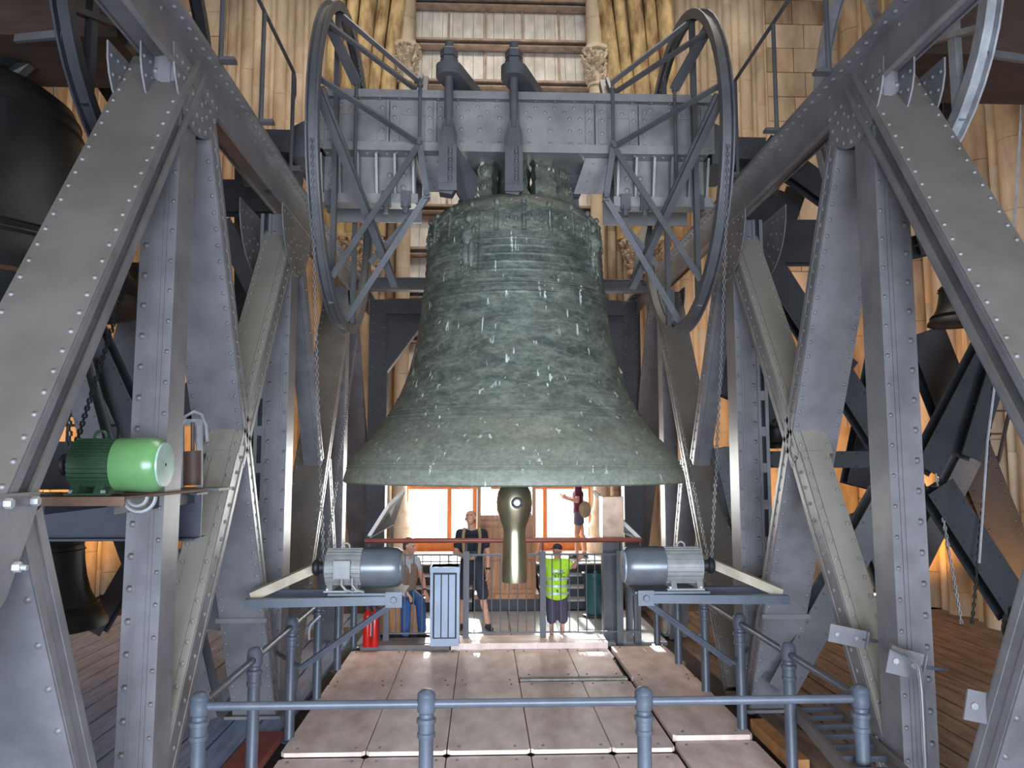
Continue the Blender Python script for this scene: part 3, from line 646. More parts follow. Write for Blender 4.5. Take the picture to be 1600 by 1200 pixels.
# ================================================================== THE GREAT BELL
def patina():
    m = bpy.data.materials.new('green_bronze_patina'); m.use_nodes = True; nt = m.node_tree; N = nt.nodes; L = nt.links; b = N['Principled BSDF']
    b.inputs['Roughness'].default_value = 0.52; b.inputs['Metallic'].default_value = 0.15
    tc = N.new('ShaderNodeTexCoord')
    def noise(scale, st, det=6, rough=0.62, dist=0.0):
        mp = N.new('ShaderNodeMapping'); mp.inputs['Scale'].default_value = st; L.new(tc.outputs['Object'], mp.inputs[0])
        n = N.new('ShaderNodeTexNoise'); n.inputs['Scale'].default_value = scale; n.inputs['Detail'].default_value = det; n.inputs['Roughness'].default_value = rough; n.inputs['Distortion'].default_value = dist
        L.new(mp.outputs[0], n.inputs['Vector']); return n.outputs['Fac']
    def ramp(f, stops):
        r = N.new('ShaderNodeValToRGB'); e = r.color_ramp.elements
        while len(e) < len(stops): e.new(0.5)
        for el, (p_, c) in zip(e, stops): el.position = p_; el.color = (*lin(c), 1) if len(c) == 3 else c
        L.new(f, r.inputs[0]); return r.outputs[0]
    def mix(f, a, c, mode='MIX'):
        x = N.new('ShaderNodeMix'); x.data_type = 'RGBA'; x.blend_type = mode
        if isinstance(f, float): x.inputs['Factor'].default_value = f
        else: L.new(f, x.inputs['Factor'])
        for nm, v in (('A', a), ('B', c)):
            if isinstance(v, tuple): x.inputs[nm].default_value = (*lin(v), 1)
            else: L.new(v, x.inputs[nm])
        return x.outputs['Result']
    c = ramp(noise(2.6, (1, 1, 2.4), 10, 0.70, 0.8), [(0.30, (56, 60, 52)), (0.45, (82, 86, 76)), (0.56, (106, 109, 96)), (0.72, (140, 142, 126))])
    # horizontal weathering bands
    band = ramp(noise(1.6, (0.5, 0.5, 6), 5, 0.7, 0.3), [(0.38, (0, 0, 0)), (0.62, (255, 255, 255))])
    c = mix(band, c, mix(0.35, c, (52, 64, 62)))
    # brown lime-free upper shoulder by height
    sp = N.new('ShaderNodeSeparateXYZ'); L.new(tc.outputs['Object'], sp.inputs[0])
    mr = N.new('ShaderNodeMapRange'); mr.inputs[1].default_value = 2.62; mr.inputs[2].default_value = 2.85; L.new(sp.outputs['Z'], mr.inputs[0])
    c = mix(mr.outputs[0], c, mix(0.25, c, (112, 104, 84)))
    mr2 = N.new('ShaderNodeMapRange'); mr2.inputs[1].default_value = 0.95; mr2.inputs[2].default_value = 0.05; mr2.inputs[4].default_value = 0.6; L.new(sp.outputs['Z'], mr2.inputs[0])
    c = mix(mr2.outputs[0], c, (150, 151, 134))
    # thin light drips running down
    dr = ramp(noise(20.0, (1, 1, 0.10), 2, 0.5), [(0.655, (0, 0, 0)), (0.675, (255, 255, 255))])
    dm = ramp(noise(3.0, (1, 1, 1.2), 2), [(0.46, (0, 0, 0)), (0.54, (255, 255, 255))])
    mm = N.new('ShaderNodeMath'); mm.operation = 'MULTIPLY'; L.new(dr, mm.inputs[0]); L.new(dm, mm.inputs[1])
    c = mix(mm.outputs[0], c, (196, 200, 186))
    fl = ramp(noise(22.0, (1, 1, 1.2), 8, 0.75), [(0.42, (70, 80, 78)), (0.56, (255, 255, 255))])
    c = mix(0.28, c, fl, 'MULTIPLY')
    f2 = ramp(noise(7.0, (1, 1, 2.5), 8, 0.7, 1.2), [(0.50, (0, 0, 0)), (0.64, (255, 255, 255))])
    c = mix(f2, c, mix(0.3, c, (148, 158, 142)))
    L.new(c, b.inputs['Base Color'])
    bp = N.new('ShaderNodeBump'); bp.inputs['Strength'].default_value = 0.35; bp.inputs['Distance'].default_value = 0.03; L.new(noise(9, (1, 1, 1), 8, 0.7), bp.inputs['Height']); L.new(bp.outputs[0], b.inputs['Normal'])
    return m
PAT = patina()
ZL = 2.30
bell = thing('great_bell', 'huge green patinated bronze bell hanging over the plywood deck', 'bell', (0, YC, ZL))
sil = [(752,266.5),(744,265),(735,262),(722,256.5),(710,249),(700,241),(690,231),(675,216),(660,203.5),(640,191),(620,181),(600,172.5),(580,166),(547,157.5),(510,151),(467,145),(433,142),(400,140),(380,139),(355,137)]
prof = []
for y_, hw in sil:
    t = hw / F; r = YC * t / math.sqrt(1 + t*t); yd = YC - r*t; prof.append((r, (722 - y_) * yd / F + 2.49 - ZL))
H0 = prof[-1][1]
prof += [(0.895, H0+0.06), (0.85, H0+0.12), (0.77, H0+0.18), (0.67, H0+0.225), (0.60, H0+0.245), (0.56, H0+0.26), (0.53, H0+0.29), (0.42, H0+0.31), (0.05, H0+0.32)]
def interp(z):
    for (r0, z0), (r1, z1) in zip(prof[:-1], prof[1:]):
        if z0 <= z <= z1: return r0 + (r1-r0)*(z-z0)/max(1e-6, z1-z0)
    return prof[-1][0]
# refine the profile and add moulding wires and lettering bands
wires = [(0.13, 0.012), (0.155, 0.016), (0.19, 0.010), (0.64, 0.012), (0.67, 0.014), (0.70, 0.012), (0.79, 0.008), (0.83, 0.008), (0.60, 0.004), (1.86, 0.012), (1.90, 0.018), (1.95, 0.012), (1.80, 0.006), (2.02, 0.005), (2.10, 0.005), (2.18, 0.005), (2.26, 0.005), (2.33, 0.005)]
zs_ = sorted(set([round(i*0.02, 3) for i in range(int((H0+0.31)/0.02))] + [round(w_[0]+d, 4) for w_ in wires for d in (-0.012, -0.004, 0.004, 0.012)]))
outer = []
for z_ in zs_:
    if z_ < prof[0][1]: continue
    r = interp(z_)
    for wz, wh in wires:
        if abs(z_ - wz) < 0.006: r += wh
    outer.append((r, z_))
inner = [(r - (0.13 if z_ < 0.3 else 0.1), z_) for r, z_ in prof if z_ < H0 + 0.1]
full = [(0.02, H0+0.15)] + [(max(0.02, r), z_) for r, z_ in reversed(inner)] + [(prof[0][0]-0.10, prof[0][1]-0.0), (prof[0][0]-0.02, prof[0][1]-0.012)] + outer + [(0.05, H0+0.32)]
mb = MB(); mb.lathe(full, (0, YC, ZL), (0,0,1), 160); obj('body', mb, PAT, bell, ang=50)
# relief frieze on the shoulder: bosses, columns, figures, panels
q = MB()
def on(a, z_, out=0.0):   # a: angle from the camera side
    r = interp(z_) + out; return V((r*math.sin(a), YC - r*math.cos(a), ZL + z_))
rr = random.Random(3)
nb = 22
zt0 = H0 + 0.03
for i in range(nb):
    a = 2*PI*i/nb + 0.06
    q.ell(on(a, zt0+0.03, 0.01), 0.03, 0.03, 0.035, n=8, k=5)
    q.tube([on(a, zt0-0.02, 0.006), on(a, zt0-0.26, 0.006)], 0.014, 5); q.tube([on(a-0.02, zt0-0.1, 0.004), on(a-0.02, zt0-0.26, 0.004)], 0.008, 4); q.tube([on(a+0.02, zt0-0.1, 0.004), on(a+0.02, zt0-0.26, 0.004)], 0.008, 4)
    a2 = a + 2*PI/nb; m_ = (a+a2)/2
    q.tube([on(a + (a2-a)*t, zt0 - 0.05*math.sin(PI*t) + 0.02, 0.004) for t in [j/6 for j in range(7)]], 0.008, 4)
    q.tube([on(a + (a2-a)*t, zt0 - 0.10 + 0.05*math.sin(PI*t), 0.004) for t in [j/6 for j in range(7)]], 0.007, 4)
    for k in range(7): q.ell(on(m_ + rr.uniform(-.09,.09), zt0-0.16+rr.uniform(-.09,.08), 0.0), rr.uniform(.012,.03), rr.uniform(.01,.016), rr.uniform(.012,.035), n=6, k=4)
for a in (-0.53, 0.98, -1.9, 2.2):                    # standing saint panels
    q.ell(on(a, 2.55, 0.01), 0.04, 0.03, 0.05, n=8, k=6); q.ell(on(a, 2.38, 0.0), 0.075, 0.025, 0.11, n=8, k=6); q.ell(on(a-.03, 2.2, 0.0), 0.04, 0.022, 0.15, n=8, k=6); q.ell(on(a+.035, 2.2, 0.0), 0.035, 0.02, 0.15, n=8, k=6)
    q.tube([on(a-0.12, 2.62, 0.004), on(a-0.12, 2.0, 0.004)], 0.010, 4); q.tube([on(a+0.12, 2.62, 0.004), on(a+0.12, 2.0, 0.004)], 0.010, 4)
    q.tube([on(a-0.12 + 0.24*t, 2.62+0.06*math.sin(PI*t), 0.004) for t in [j/6 for j in range(7)]], 0.010, 4)
    for k in range(26): q.ell(on(a+rr.uniform(-.10,.10), 2.03+rr.uniform(0,.5), 0.0), rr.uniform(.01,.02), .012, rr.uniform(.015,.05), n=6, k=4)
obj('relief_frieze', q, PAT, bell, 'stuff', ang=60)
# worn low relief of illegible inscription lines, as small raised strokes
q = MB()
for row in range(5):
    z_ = 2.055 + row*0.08; a = -0.36
    while a < 0.82:
        wdt = rr.uniform(0.006, 0.014)
        if rr.random() < 0.85:
            hh = 0.02; p0, p1 = on(a, z_-hh), on(a, z_+hh); d = (p1-p0)/2; c0 = (p0+p1)/2; nrm = V((math.sin(a), -math.cos(a), 0)); tg = V((math.cos(a), math.sin(a), 0))
            q.obox(c0, d, tg*0.0045, nrm*0.009)
            if rr.random() < 0.6: q.obox(c0 + d*rr.uniform(-.8,.8) + tg*0.008, d*0.14, tg*0.011, nrm*0.009)
        a += 0.024
obj('worn_inscription', q, PAT, bell, 'stuff', smooth=False)
# crown: central block and curved arms with mask faces
PATB = PAT
zc = ZL + H0 + 0.28
p = MB(); p.lathe([(0.24, zc), (0.2, zc+0.1), (0.17, zc+0.3), (0.2, zc+0.55)], (0, YC, 0), (0,0,1), 12, cap=True); obj('crown_block', p, PAT, bell)
for i, (ax_, ay_, hw, a) in enumerate(((-0.31, -0.36, 0.095, -0.35), (0.29, -0.42, 0.115, 0.18), (0.50, -0.22, 0.085, 0.8), (-0.5, 0.1, 0.09, -1.6), (0.45, 0.3, 0.09, 2.3), (-0.3, 0.42, 0.09, 3.6), (0.02, -0.45, 0.1, 0.0))):
    nd = V((math.sin(a), -math.cos(a), 0)); tg = V((math.cos(a), math.sin(a), 0)); base = V((ax_, YC + ay_, zc - 0.06)); top = zb_ + 0.01 - base.z
    vs = []; nseg = 9
    for j in range(nseg):
        t = j/(nseg-1); wob = 0.012*math.sin(j*2.4 + i)
        c0 = base - nd*(0.10*t*t - 0.02) + V((0,0,top*t)); wd = hw*(1.18 - 0.45*t + 0.22*t**3) + wob; dp = 0.07 - 0.015*t + wob
        vs += [c0 - tg*wd - nd*0.09, c0 + tg*wd - nd*0.09, c0 + tg*wd*0.9 + nd*dp, c0 - tg*wd*0.9 + nd*dp]
    fs = [(j*4+k, j*4+(k+1)%4, j*4+4+(k+1)%4, j*4+4+k) for j in range(nseg-1) for k in range(4)] + [(3,2,1,0), tuple((nseg-1)*4+k for k in range(4))]
    p = MB(); p.add(vs, fs); arm = obj('crown_arm', p, PAT, bell, ang=60)
    if i == 1: continue
    q = MB(); M3 = Matrix((tg, nd, V((0,0,1)))).transposed()
    for t, sc_ in ((0.72, 1.0), (0.36, 0.85)):
        c0 = base - nd*(0.10*t*t - 0.02) + V((0,0,top*t)) + nd*0.06
        q.ell(c0, 0.06*sc_, 0.03, 0.075*sc_, M3, 8, 6); q.ell(c0 + nd*0.03, 0.015, 0.02, 0.03, M3, 6, 4)
        for e in (-1, 1): q.ell(c0 + nd*0.02 + tg*0.026*e + V((0,0,0.022)), 0.015, 0.014, 0.011, M3, 6, 4); q.tube([c0 + tg*0.05*e + V((0,0,0.06)), c0 + tg*0.07*e + nd*0.012, c0 + tg*0.045*e + V((0,0,-0.07))], 0.013, 5)
    obj('mask_relief', q, PAT, arm, 'stuff', ang=60)
# ---- clapper (front part below the lip), bolted through its eye
cl = thing('clapper', 'polished metal clapper with a round hole hanging below the bell lip', 'clapper', (0, YC, 1.2))
def cz(py): return 2.49 + (722 - py) * (YC - 0.2) / F
cs = (YC - 0.2) / F
pr_ = [(0, 909), (19, 909), (20, 900), (19.5, 880), (18.5, 850), (17.5, 832), (18.5, 824), (23, 812), (27.5, 798), (28.5, 785), (26.5, 770), (20, 757), (13, 749), (12, 700)]
p = MB(); p.lathe([(max(0.002, r*cs), cz(y_)) for r, y_ in pr_], (0.0, YC, 0), (0,0,1), 36); obj('ball', p, BRASS, cl, ang=50)
p = MB(); p.tube([(0, YC, cz(700)), (0, YC, ZL + H0 + 0.1)], 0.07, 14); obj('shaft', p, STEELD, cl)
p = MB(); p.lathe([(0.045, -0.02), (0.06, 0.0), (0.045, 0.012), (0.03, 0.0), (0.03, -0.03)], (0.02, YC - 0.185, cz(785)), (0,-1,0), 20); obj('hole_rim', p, CHROME, cl)
p = MB(); p.lathe([(0.001, 0.0), (0.031, -0.001)], (0.02, YC - 0.189, cz(785)), (0,-1,0), 18); obj('hole_plug', p, WHITE, cl)
# ================================================================== BELL WHEELS
def wheel(xw, yc, zc_, Rr, label, group=None, n=48, spoke_in=None, s=1, full=True, m=None, parts=8):
    m = m or STEELD
    W = thing('bell_wheel', label, 'wheel', (xw, yc, zc_))
    # grooved rim: three concentric strips
    p = MB(); wd = 0.055
    prof = [(Rr-0.05, -wd), (Rr, -wd), (Rr+0.045, -wd), (Rr+0.045, -wd+0.015), (Rr, -wd+0.02), (Rr, wd-0.02), (Rr+0.045, wd-0.015), (Rr+0.045, wd), (Rr-0.0, wd), (Rr-0.05, wd), (Rr-0.05, wd-0.012), (Rr-0.015, wd-0.012), (Rr-0.015, -wd+0.012), (Rr-0.05, -wd+0.012), (Rr-0.05, -wd)]
    p.lathe(prof, (xw, yc, zc_), (1,0,0), n); rim = obj('rim', p, m, W, ang=50)
    return W
def pt(xw, yc, zc_, r, a):  # a in degrees, 0 = towards the far wall, 90 = up
    return V((xw, yc + r*math.cos(R(a)), zc_ + r*math.sin(R(a))))
for s in (-1, 1):
    xw = s*1.82; zc_ = 5.57; Rw = 1.66
    W = wheel(xw, YC, zc_, Rw, 'large grey ringing wheel on the %s end of the headstock beam' % ('ladder-side' if s > 0 else 'green-motor-side'), s=s)
    # vertical flat spokes front and back
    def flat(a, b, w_=0.07, t=0.014, nm='spoke', up=(1,0,0)):
        q = MB(); q.bar(a, b, t, w_, up); return obj(nm, q, STEELD, W, smooth=False)
    for yy in (YC-0.62, YC+0.62):
        h = math.sqrt(Rw**2 - 0.62**2)
        flat((xw, yy, zc_-h), (xw, yy, zc_+h), 0.075, 0.05, up=(0,1,0))
    # diagonal spokes
    for a, b_ in ((160, 215), (20, -35)):
        pass
    hub_t = V((s*1.55, yf-0.14, 6.28)); hub_b = V((s*1.55, yf-0.14, 5.12))
    # angle-iron outer chords (rim -> beam underside / top), the ladder-like double bars
    nearlow = pt(xw, YC, zc_, Rw-0.05, 172); nearhi = pt(xw, YC, zc_, Rw-0.05, 140)
    low = V((s*1.28, YC, 4.36))
    flat(nearlow, low, 0.07, 0.03); flat(nearlow + V((-s*0.05,0.05,0)), low + V((0,0.1,0.05)), 0.05, 0.03)
    farlow = pt(xw, YC, zc_, Rw-0.05, 8); flat(farlow, low, 0.07, 0.03)
    flat(pt(xw, YC, zc_, Rw-0.05, 138), V((s*1.62, yf-0.15, 6.3)), 0.1, 0.03, 'angle_bar')
    # tapering side stays to the bracket near the bell
    anch_t = V((s*0.98, yf-0.18, 5.66)); anch_b = V((s*0.90, yf-0.12, 5.16)); anc_top = V((s*1.0, yf+0.5, 6.62)); anc_top2 = V((s*1.0, yf+0.3, 6.42))
    flat(nearlow + V((0,0,0.08)), anch_t, 0.06, 0.02, 'stay'); 
    flat(anch_t, pt(xw-s*0.05, YC, zc_, Rw-0.05, 236), 0.06, 0.02, 'stay')
    flat(anch_b, pt(xw-s*0.05, YC, zc_, Rw-0.08, 268), 0.06, 0.02, 'stay')
    flat(anch_b + V((0,0.1,0)), pt(xw-s*0.3, YC, zc_, 1.0, 262), 0.06, 0.02, 'stay')
    flat(anc_top, pt(xw, YC, zc_, Rw-0.05, 112), 0.05, 0.03, 'stay')
    flat(anc_top2, pt(xw, YC, zc_, Rw-0.05, 141), 0.05, 0.03, 'stay')
    flat(anc_top2 + V((s*0.2, 0.3, -0.12)), pt(xw, YC, zc_, Rw-0.05, 60), 0.05, 0.03, 'stay')
    # small bracket posts on the stay ends
    q = MB(); q.bar(anch_t + V((0,0,0.06)), anch_b - V((0,0,0.04)), 0.06, 0.05, (0,1,0)); q.hexnut(anch_t + V((0,-0.03,0)), (0,-1,0), 0.03, 0.03); q.hexnut(anch_b + V((0,-0.03,0)), (0,-1,0), 0.03, 0.03); obj('bracket', q, STEELD, W, smooth=False)
    q = MB(); q.bar((s*0.98, yf+0.1, 6.25), (s*0.99, yf+0.45, 6.66), 0.1, 0.08, (0,1,0)); q.bar((s*1.02, yf, 6.25), (s*1.0, yf+0.3, 6.62), 0.03, 0.06, (0,1,0)); obj('bracket', q, STEELD, W, smooth=False)
    for xx in (s*0.98, s*1.62):
        q = MB(); q.tube([(xx, yf-0.155, 5.62 if abs(xx) < 1.2 else 5.2), (xx, yf-0.155, 6.36)], 0.018, 8); q.hexnut((xx, yf-0.155, 6.27), (0,0,1), 0.03, 0.03); obj('tie_rod', q, STEELD, W)
    q = MB(); q.bar(pt(xw-s*0.03, YC, zc_, Rw-0.1, 100), pt(xw-s*0.03, YC, zc_, Rw-0.1, 118), 0.08, 0.06, (1,0,0)); 
    pl = []
    for i in range(43):
        pl.append(pt(xw-s*0.03, YC, zc_, Rw-0.09 - (0.03 if i % 2 else 0.0), 28+i*1.4))
    pl += [pt(xw-s*0.03, YC, zc_, Rw-0.04, 28+42*1.4 - i*6) for i in range(10)]
    q = MB(); q.prism(pl, (0.02, 0, 0)); obj('toothed_segment', q, STEELD, W, smooth=False)
    # lifting chain from the wheel down to the motor sprocket
    ch = thing('drive_chain', 'long steel drive chain hanging from the %s wheel to its motor' % ('ladder-side' if s > 0 else 'green-motor-side'), 'chain', (s*1.75, 7.2, 1.6))
    for (pa, pb) in ((pt(xw, YC, zc_, Rw+0.03, 190), V((s*1.74, 7.0, 1.6))), (pt(xw, YC, zc_, Rw+0.03, 322), V((s*1.74, 7.1, 1.6)))):
        q = MB(); L = (pb-pa).length; u = (pb-pa).normalized(); n_ = int(L/0.035); ax = V((1,0,0)); ay = u.cross(ax).normalized()
        for i in range(n_):
            c0 = pa + u*(i+0.5)*0.035 + ay*0.03*math.sin(PI*i/n_)
            if i % 2: q.obox(c0, u*0.02, ax*0.004, ay*0.010)
            else:
                for e in (-1, 1): q.obox(c0 + ax*0.010*e, u*0.016, ax*0.003, ay*0.010)
        obj('strand', q, STEELD, ch, smooth=False)
# neighbouring bells, their wheels and headstocks either side (only partly in view)
for s in (-1, 1):
    W = wheel(s*3.0, 5.9, 5.85, 1.3, 'grey ringing wheel half in view by the dark timber headstock, %s' % ('above the broad tan leg' if s > 0 else 'beside the black bell'), m=BLACKS if s < 0 else GALV)
    for i in range(8):
        q = MB(); q.bar(pt(s*3.0, 5.9, 5.85, 0.2, i*45+22), pt(s*3.0, 5.9, 5.85, 1.27, i*45+22), 0.04, 0.07, (1,0,0)); obj('spoke', q, BLACKS if s < 0 else GALV, W, smooth=False)
    q = MB(); q.bar((s*3.0, 5.05, 4.87), (s*3.0, 5.05, 6.85), 0.05, 0.08, (0,1,0)); obj('spoke', q, BLACKS if s < 0 else GALV, W, smooth=False)
    q = MB(); q.bar((s*3.04, 4.75, 5.2), (s*3.4, 4.9, 5.25), 0.03, 0.05); obj('bracket', q, STEELD, W, smooth=False)
    hs = MB(); x0, x1 = min(s*3.05, s*6.6), max(s*3.05, s*6.6)
    hs.box(x0, x1, 5.5, 6.3, 5.62, 6.1); tag(obj('timber_headstock', hs, DARKW, smooth=False), 'old dark timber headstock at the top %s' % ('above the reddish gap behind the tan leg' if s > 0 else 'over the black bell'), 'beam')
def side_bell(name_lab, cx, cy, zl, r, h, m, crown=True):
    B = thing('bell', name_lab, 'bell', (cx, cy, zl))
    pf = [(r*0.9, 0.0), (r, 0.0), (r*0.985, h*0.05), (r*0.9, h*0.14), (r*0.79, h*0.24), (r*0.70, h*0.36), (r*0.64, h*0.5), (r*0.60, h*0.66), (r*0.585, h*0.8), (r*0.55, h*0.89), (r*0.45, h*0.95), (r*0.3, h*0.985), (0.01, h)]
    full = [(0.01, h*0.86), (r*0.5, h*0.8), (r*0.52, h*0.6), (r*0.6, h*0.3), (r*0.8, h*0.08)] + pf
    fine = []
    for (r0, z0), (r1, z1) in zip(full[:-1], full[1:]): fine.append((r0, z0))
    fine.append(full[-1])
    p = MB(); p.lathe(fine, (cx, cy, zl), (0,0,1), 64); obj('body', p, m, B, ang=50)
    q = MB()
    for zz, rr_ in ((0.17, 0.872), (0.20, 0.84), (0.22, 0.815), (0.84, 0.573), (0.78, 0.59)): q.lathe([(r*rr_, h*zz-0.006), (r*rr_+0.014, h*zz), (r*rr_, h*zz+0.006)], (cx, cy, zl), (0,0,1), 64)
    obj('moulding_wire', q, m, B)
    if crown:
        q = MB()
        for a in range(4): q.tube([(cx+0.16*r*math.cos(a*PI/2), cy+0.16*r*math.sin(a*PI/2), zl+h*0.97), (cx+0.3*r*math.cos(a*PI/2), cy+0.3*r*math.sin(a*PI/2), zl+h*1.06), (cx+0.1*r*math.cos(a*PI/2), cy+0.1*r*math.sin(a*PI/2), zl+h*1.14)], 0.06*r, 6)
        obj('crown', q, m, B)
    return B
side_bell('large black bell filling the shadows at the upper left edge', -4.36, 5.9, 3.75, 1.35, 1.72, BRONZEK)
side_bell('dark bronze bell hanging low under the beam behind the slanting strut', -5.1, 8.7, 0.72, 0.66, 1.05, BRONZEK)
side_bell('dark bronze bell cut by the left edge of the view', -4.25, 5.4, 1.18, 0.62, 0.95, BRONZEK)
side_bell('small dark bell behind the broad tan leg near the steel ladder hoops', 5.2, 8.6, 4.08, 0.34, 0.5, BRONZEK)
# ================================================================== MOTORS ON THEIR BRACKETS
def motor(name_lab, x_s, x_e, y, z, r, mbody, mcowl, mend, legs=True, ribs=26, chain_gear=True, box_front=False):
    """axis along X; x_s = shaft end, x_e = fan cowl end"""
    M_ = thing('electric_motor', name_lab, 'motor', ((x_s+x_e)/2, y, z - r*1.15))
    d = 1 if x_e > x_s else -1; L = abs(x_e - x_s); ax = (d, 0, 0); o = (x_s, y, z)
    s0, b0, b1, c1 = L*0.13, L*0.16, L*0.56, L
    p = MB(); p.lathe([(0.01, s0*1.05), (r*0.5, s0), (r*0.62, b0*0.95), (r*0.93, b0), (r*0.93, b1), (r*0.85, b1+0.01), (0.01, b1+0.01)], o, ax, 32); h = obj('housing', p, mbody, M_)
    q = MB()
    for i in range(ribs):
        a = 2*PI*(i+0.5)/ribs
        if -0.86 < math.cos(a) : 
            q.obox(V(o) + V((d*(b0+b1)/2, math.sin(a)*r*0.96, math.cos(a)*r*0.96)), V(((b1-b0)/2*0.97, 0, 0)), V((0, math.sin(a), math.cos(a)))*r*0.05, V((0, math.cos(a), -math.sin(a)))*r*0.028)
    obj('cooling_fins', q, mbody, h, 'stuff', smooth=False)
    p = MB(); p.lathe([(r*0.98, b1-0.005), (r*1.03, b1), (r*1.05, c1*0.86), (r*1.0, c1*0.95), (r*0.86, c1*0.985)], o, ax, 36); p.lathe([(r*0.99, b1), (r*0.9, b1)], o, ax, 36); obj('fan_cowl', p, mcowl, M_)
    p = MB(); p.lathe([(r*0.87, c1*0.98), (r*0.84, c1), (0.01, c1+0.002)], o, ax, 36); obj('end_grille', p, mend, M_)
    if chain_gear:
        p = MB(); p.lathe([(0.02, 0.0), (r*0.32, 0.0), (r*0.42, s0*0.2), (r*0.42, s0*0.45), (r*0.3, s0*0.6), (r*0.3, s0*1.1)], o, ax, 20); obj('sprocket', p, BLACK, M_)
    p = MB()
    for xx in (b0 + 0.04, b1 - 0.06):
        p.prism([(x_s + d*xx - 0.02, y-r*0.95, z-r*1.12), (x_s + d*xx - 0.02, y+r*0.95, z-r*1.12), (x_s + d*xx - 0.02, y+r*0.6, z-r*0.6), (x_s + d*xx - 0.02, y-r*0.6, z-r*0.6)], (0.05, 0, 0))
    p.box(min(x_s+d*b0, x_s+d*b1), max(x_s+d*b0, x_s+d*b1), y-r*0.95, y-r*0.6, z-r*1.15, z-r*1.06); obj('foot', p, mbody, M_, smooth=False)
    p = MB()
    for xx in (b0+0.03, b1-0.03): p.hexnut((x_s+d*xx, y-r*0.82, z-r*1.06), (0,0,1), r*0.1, r*0.12)
    obj('foot_bolt', p, GALV, M_)
    p = MB(); xm = x_s + d*(b0+b1)/2
    p.tube([(xm + 0.035*math.cos(t), y, z + r*1.06 + 0.035*math.sin(t)) for t in [2*PI*i/12 for i in range(13)]], 0.009, 6); obj('lifting_eye', p, mbody, M_)
    if box_front:
        p = MB(); p.box(xm-r*0.42, xm+r*0.42, y-r*1.18, y-r*0.85, z-r*0.42, z+r*0.48); obj('terminal_box', p, mbody, M_, smooth=False)
        p = MB(); p.box(xm-r*0.38, xm+r*0.38, y-r*1.21, y-r*1.18, z-r*0.38, z+r*0.44); obj('terminal_box_lid', p, mbody, M_, smooth=False)
        for e in (0.0, 0.09):
            q = MB(); q.tube([(xm+e, y-r, z-r*0.4), (xm+e, y-r*1.1, z-r*0.75), (xm+e+0.04, y-r*1.15, z-r*1.0), (xm+e+0.1, y-r*1.0, z-r*1.12)], 0.012, 6); obj('cable', q, MGREY, M_)
    return M_
motor('grey motor with front terminal box on the bracket near the fire extinguishers', -1.83, -1.04, 7.0, 1.56, 0.168, MGREY, MCOWL, MCOWL, box_front=True)
motor('grey ribbed motor on the bracket facing the info column', 1.76, 0.93, 7.0, 1.56, 0.168, MGREY, MCOWL, PANELG)
motor('large green ribbed motor with glossy green cowl on a steel beam', -2.76, -2.17, 4.55, 2.475, 0.15, GREENF, GREEN, mat('pale_green_cap', (150, 172, 158), 0.3), ribs=34, chain_gear=True)
for s in (-1, 1):
    B = thing('motor_bracket', 'welded angle-iron bracket carrying the grey motor, %s' % ('ladder side' if s > 0 else 'extinguisher side'), 'bracket', (s*1.7, 7.0, 1.3))
    def L_bar(a, b, nm, m=RAILP, w_=0.07):
        q = MB(); a, b = V(a), V(b); u = (b-a).normalized(); up = V((0,0,1)); x = u.cross(up).normalized()
        q.bar(a, b, w_, 0.008); q.bar(a + V((0,-w_/2 if s else 0,-w_/2)), b + V((0,-w_/2,-w_/2)), 0.008, w_); return obj(nm, q, m, B, smooth=False)
    L_bar((s*1.02, 6.82, 1.34), (s*2.36, 6.82, 1.32), 'angle_iron'); L_bar((s*1.02, 7.2, 1.34), (s*2.36, 7.3, 1.32), 'angle_iron')
    q = MB(); q.box(min(s*1.0, s*1.66), max(s*1.0, s*1.66), 6.8, 7.24, 1.345, 1.365); obj('mounting_plate', q, RAILP, B, smooth=False)
    q = MB(); q.bar((s*1.72, 7.28, 1.62), (s*2.34, 6.95, 1.36), 0.09, 0.012); q.bar((s*1.72, 7.23, 1.58), (s*2.34, 6.90, 1.32), 0.012, 0.08); obj('oblique_bar', q, mat('tan_painted_steel', (176, 162, 138), 0.6), B, smooth=False)
    q = MB(); q.bar((s*1.08, 6.8, 1.31), (s*1.95, 7.1, 0.68), 0.012, 0.075, (0,1,0)); q.bar((s*1.08, 6.83, 1.29), (s*1.95, 7.13, 0.66), 0.06, 0.01, (0,1,0.6)); obj('diagonal_stay', q, RAILP, B, smooth=False)
    q = MB(); q.box(min(s*1.02, s*1.16), max(s*1.02, s*1.16), 6.765, 6.78, 1.25, 1.38); q.hexnut((s*1.09, 6.765, 1.315), (0,-1,0), 0.03, 0.02); obj('end_plate', q, RAILP, B, smooth=False)
    q = MB(); q.tube([(s*1.95, 7.12, 0.68), (s*2.3, 7.7, 0.66)], 0.02, 8); obj('tie_rod', q, RAILP, B)
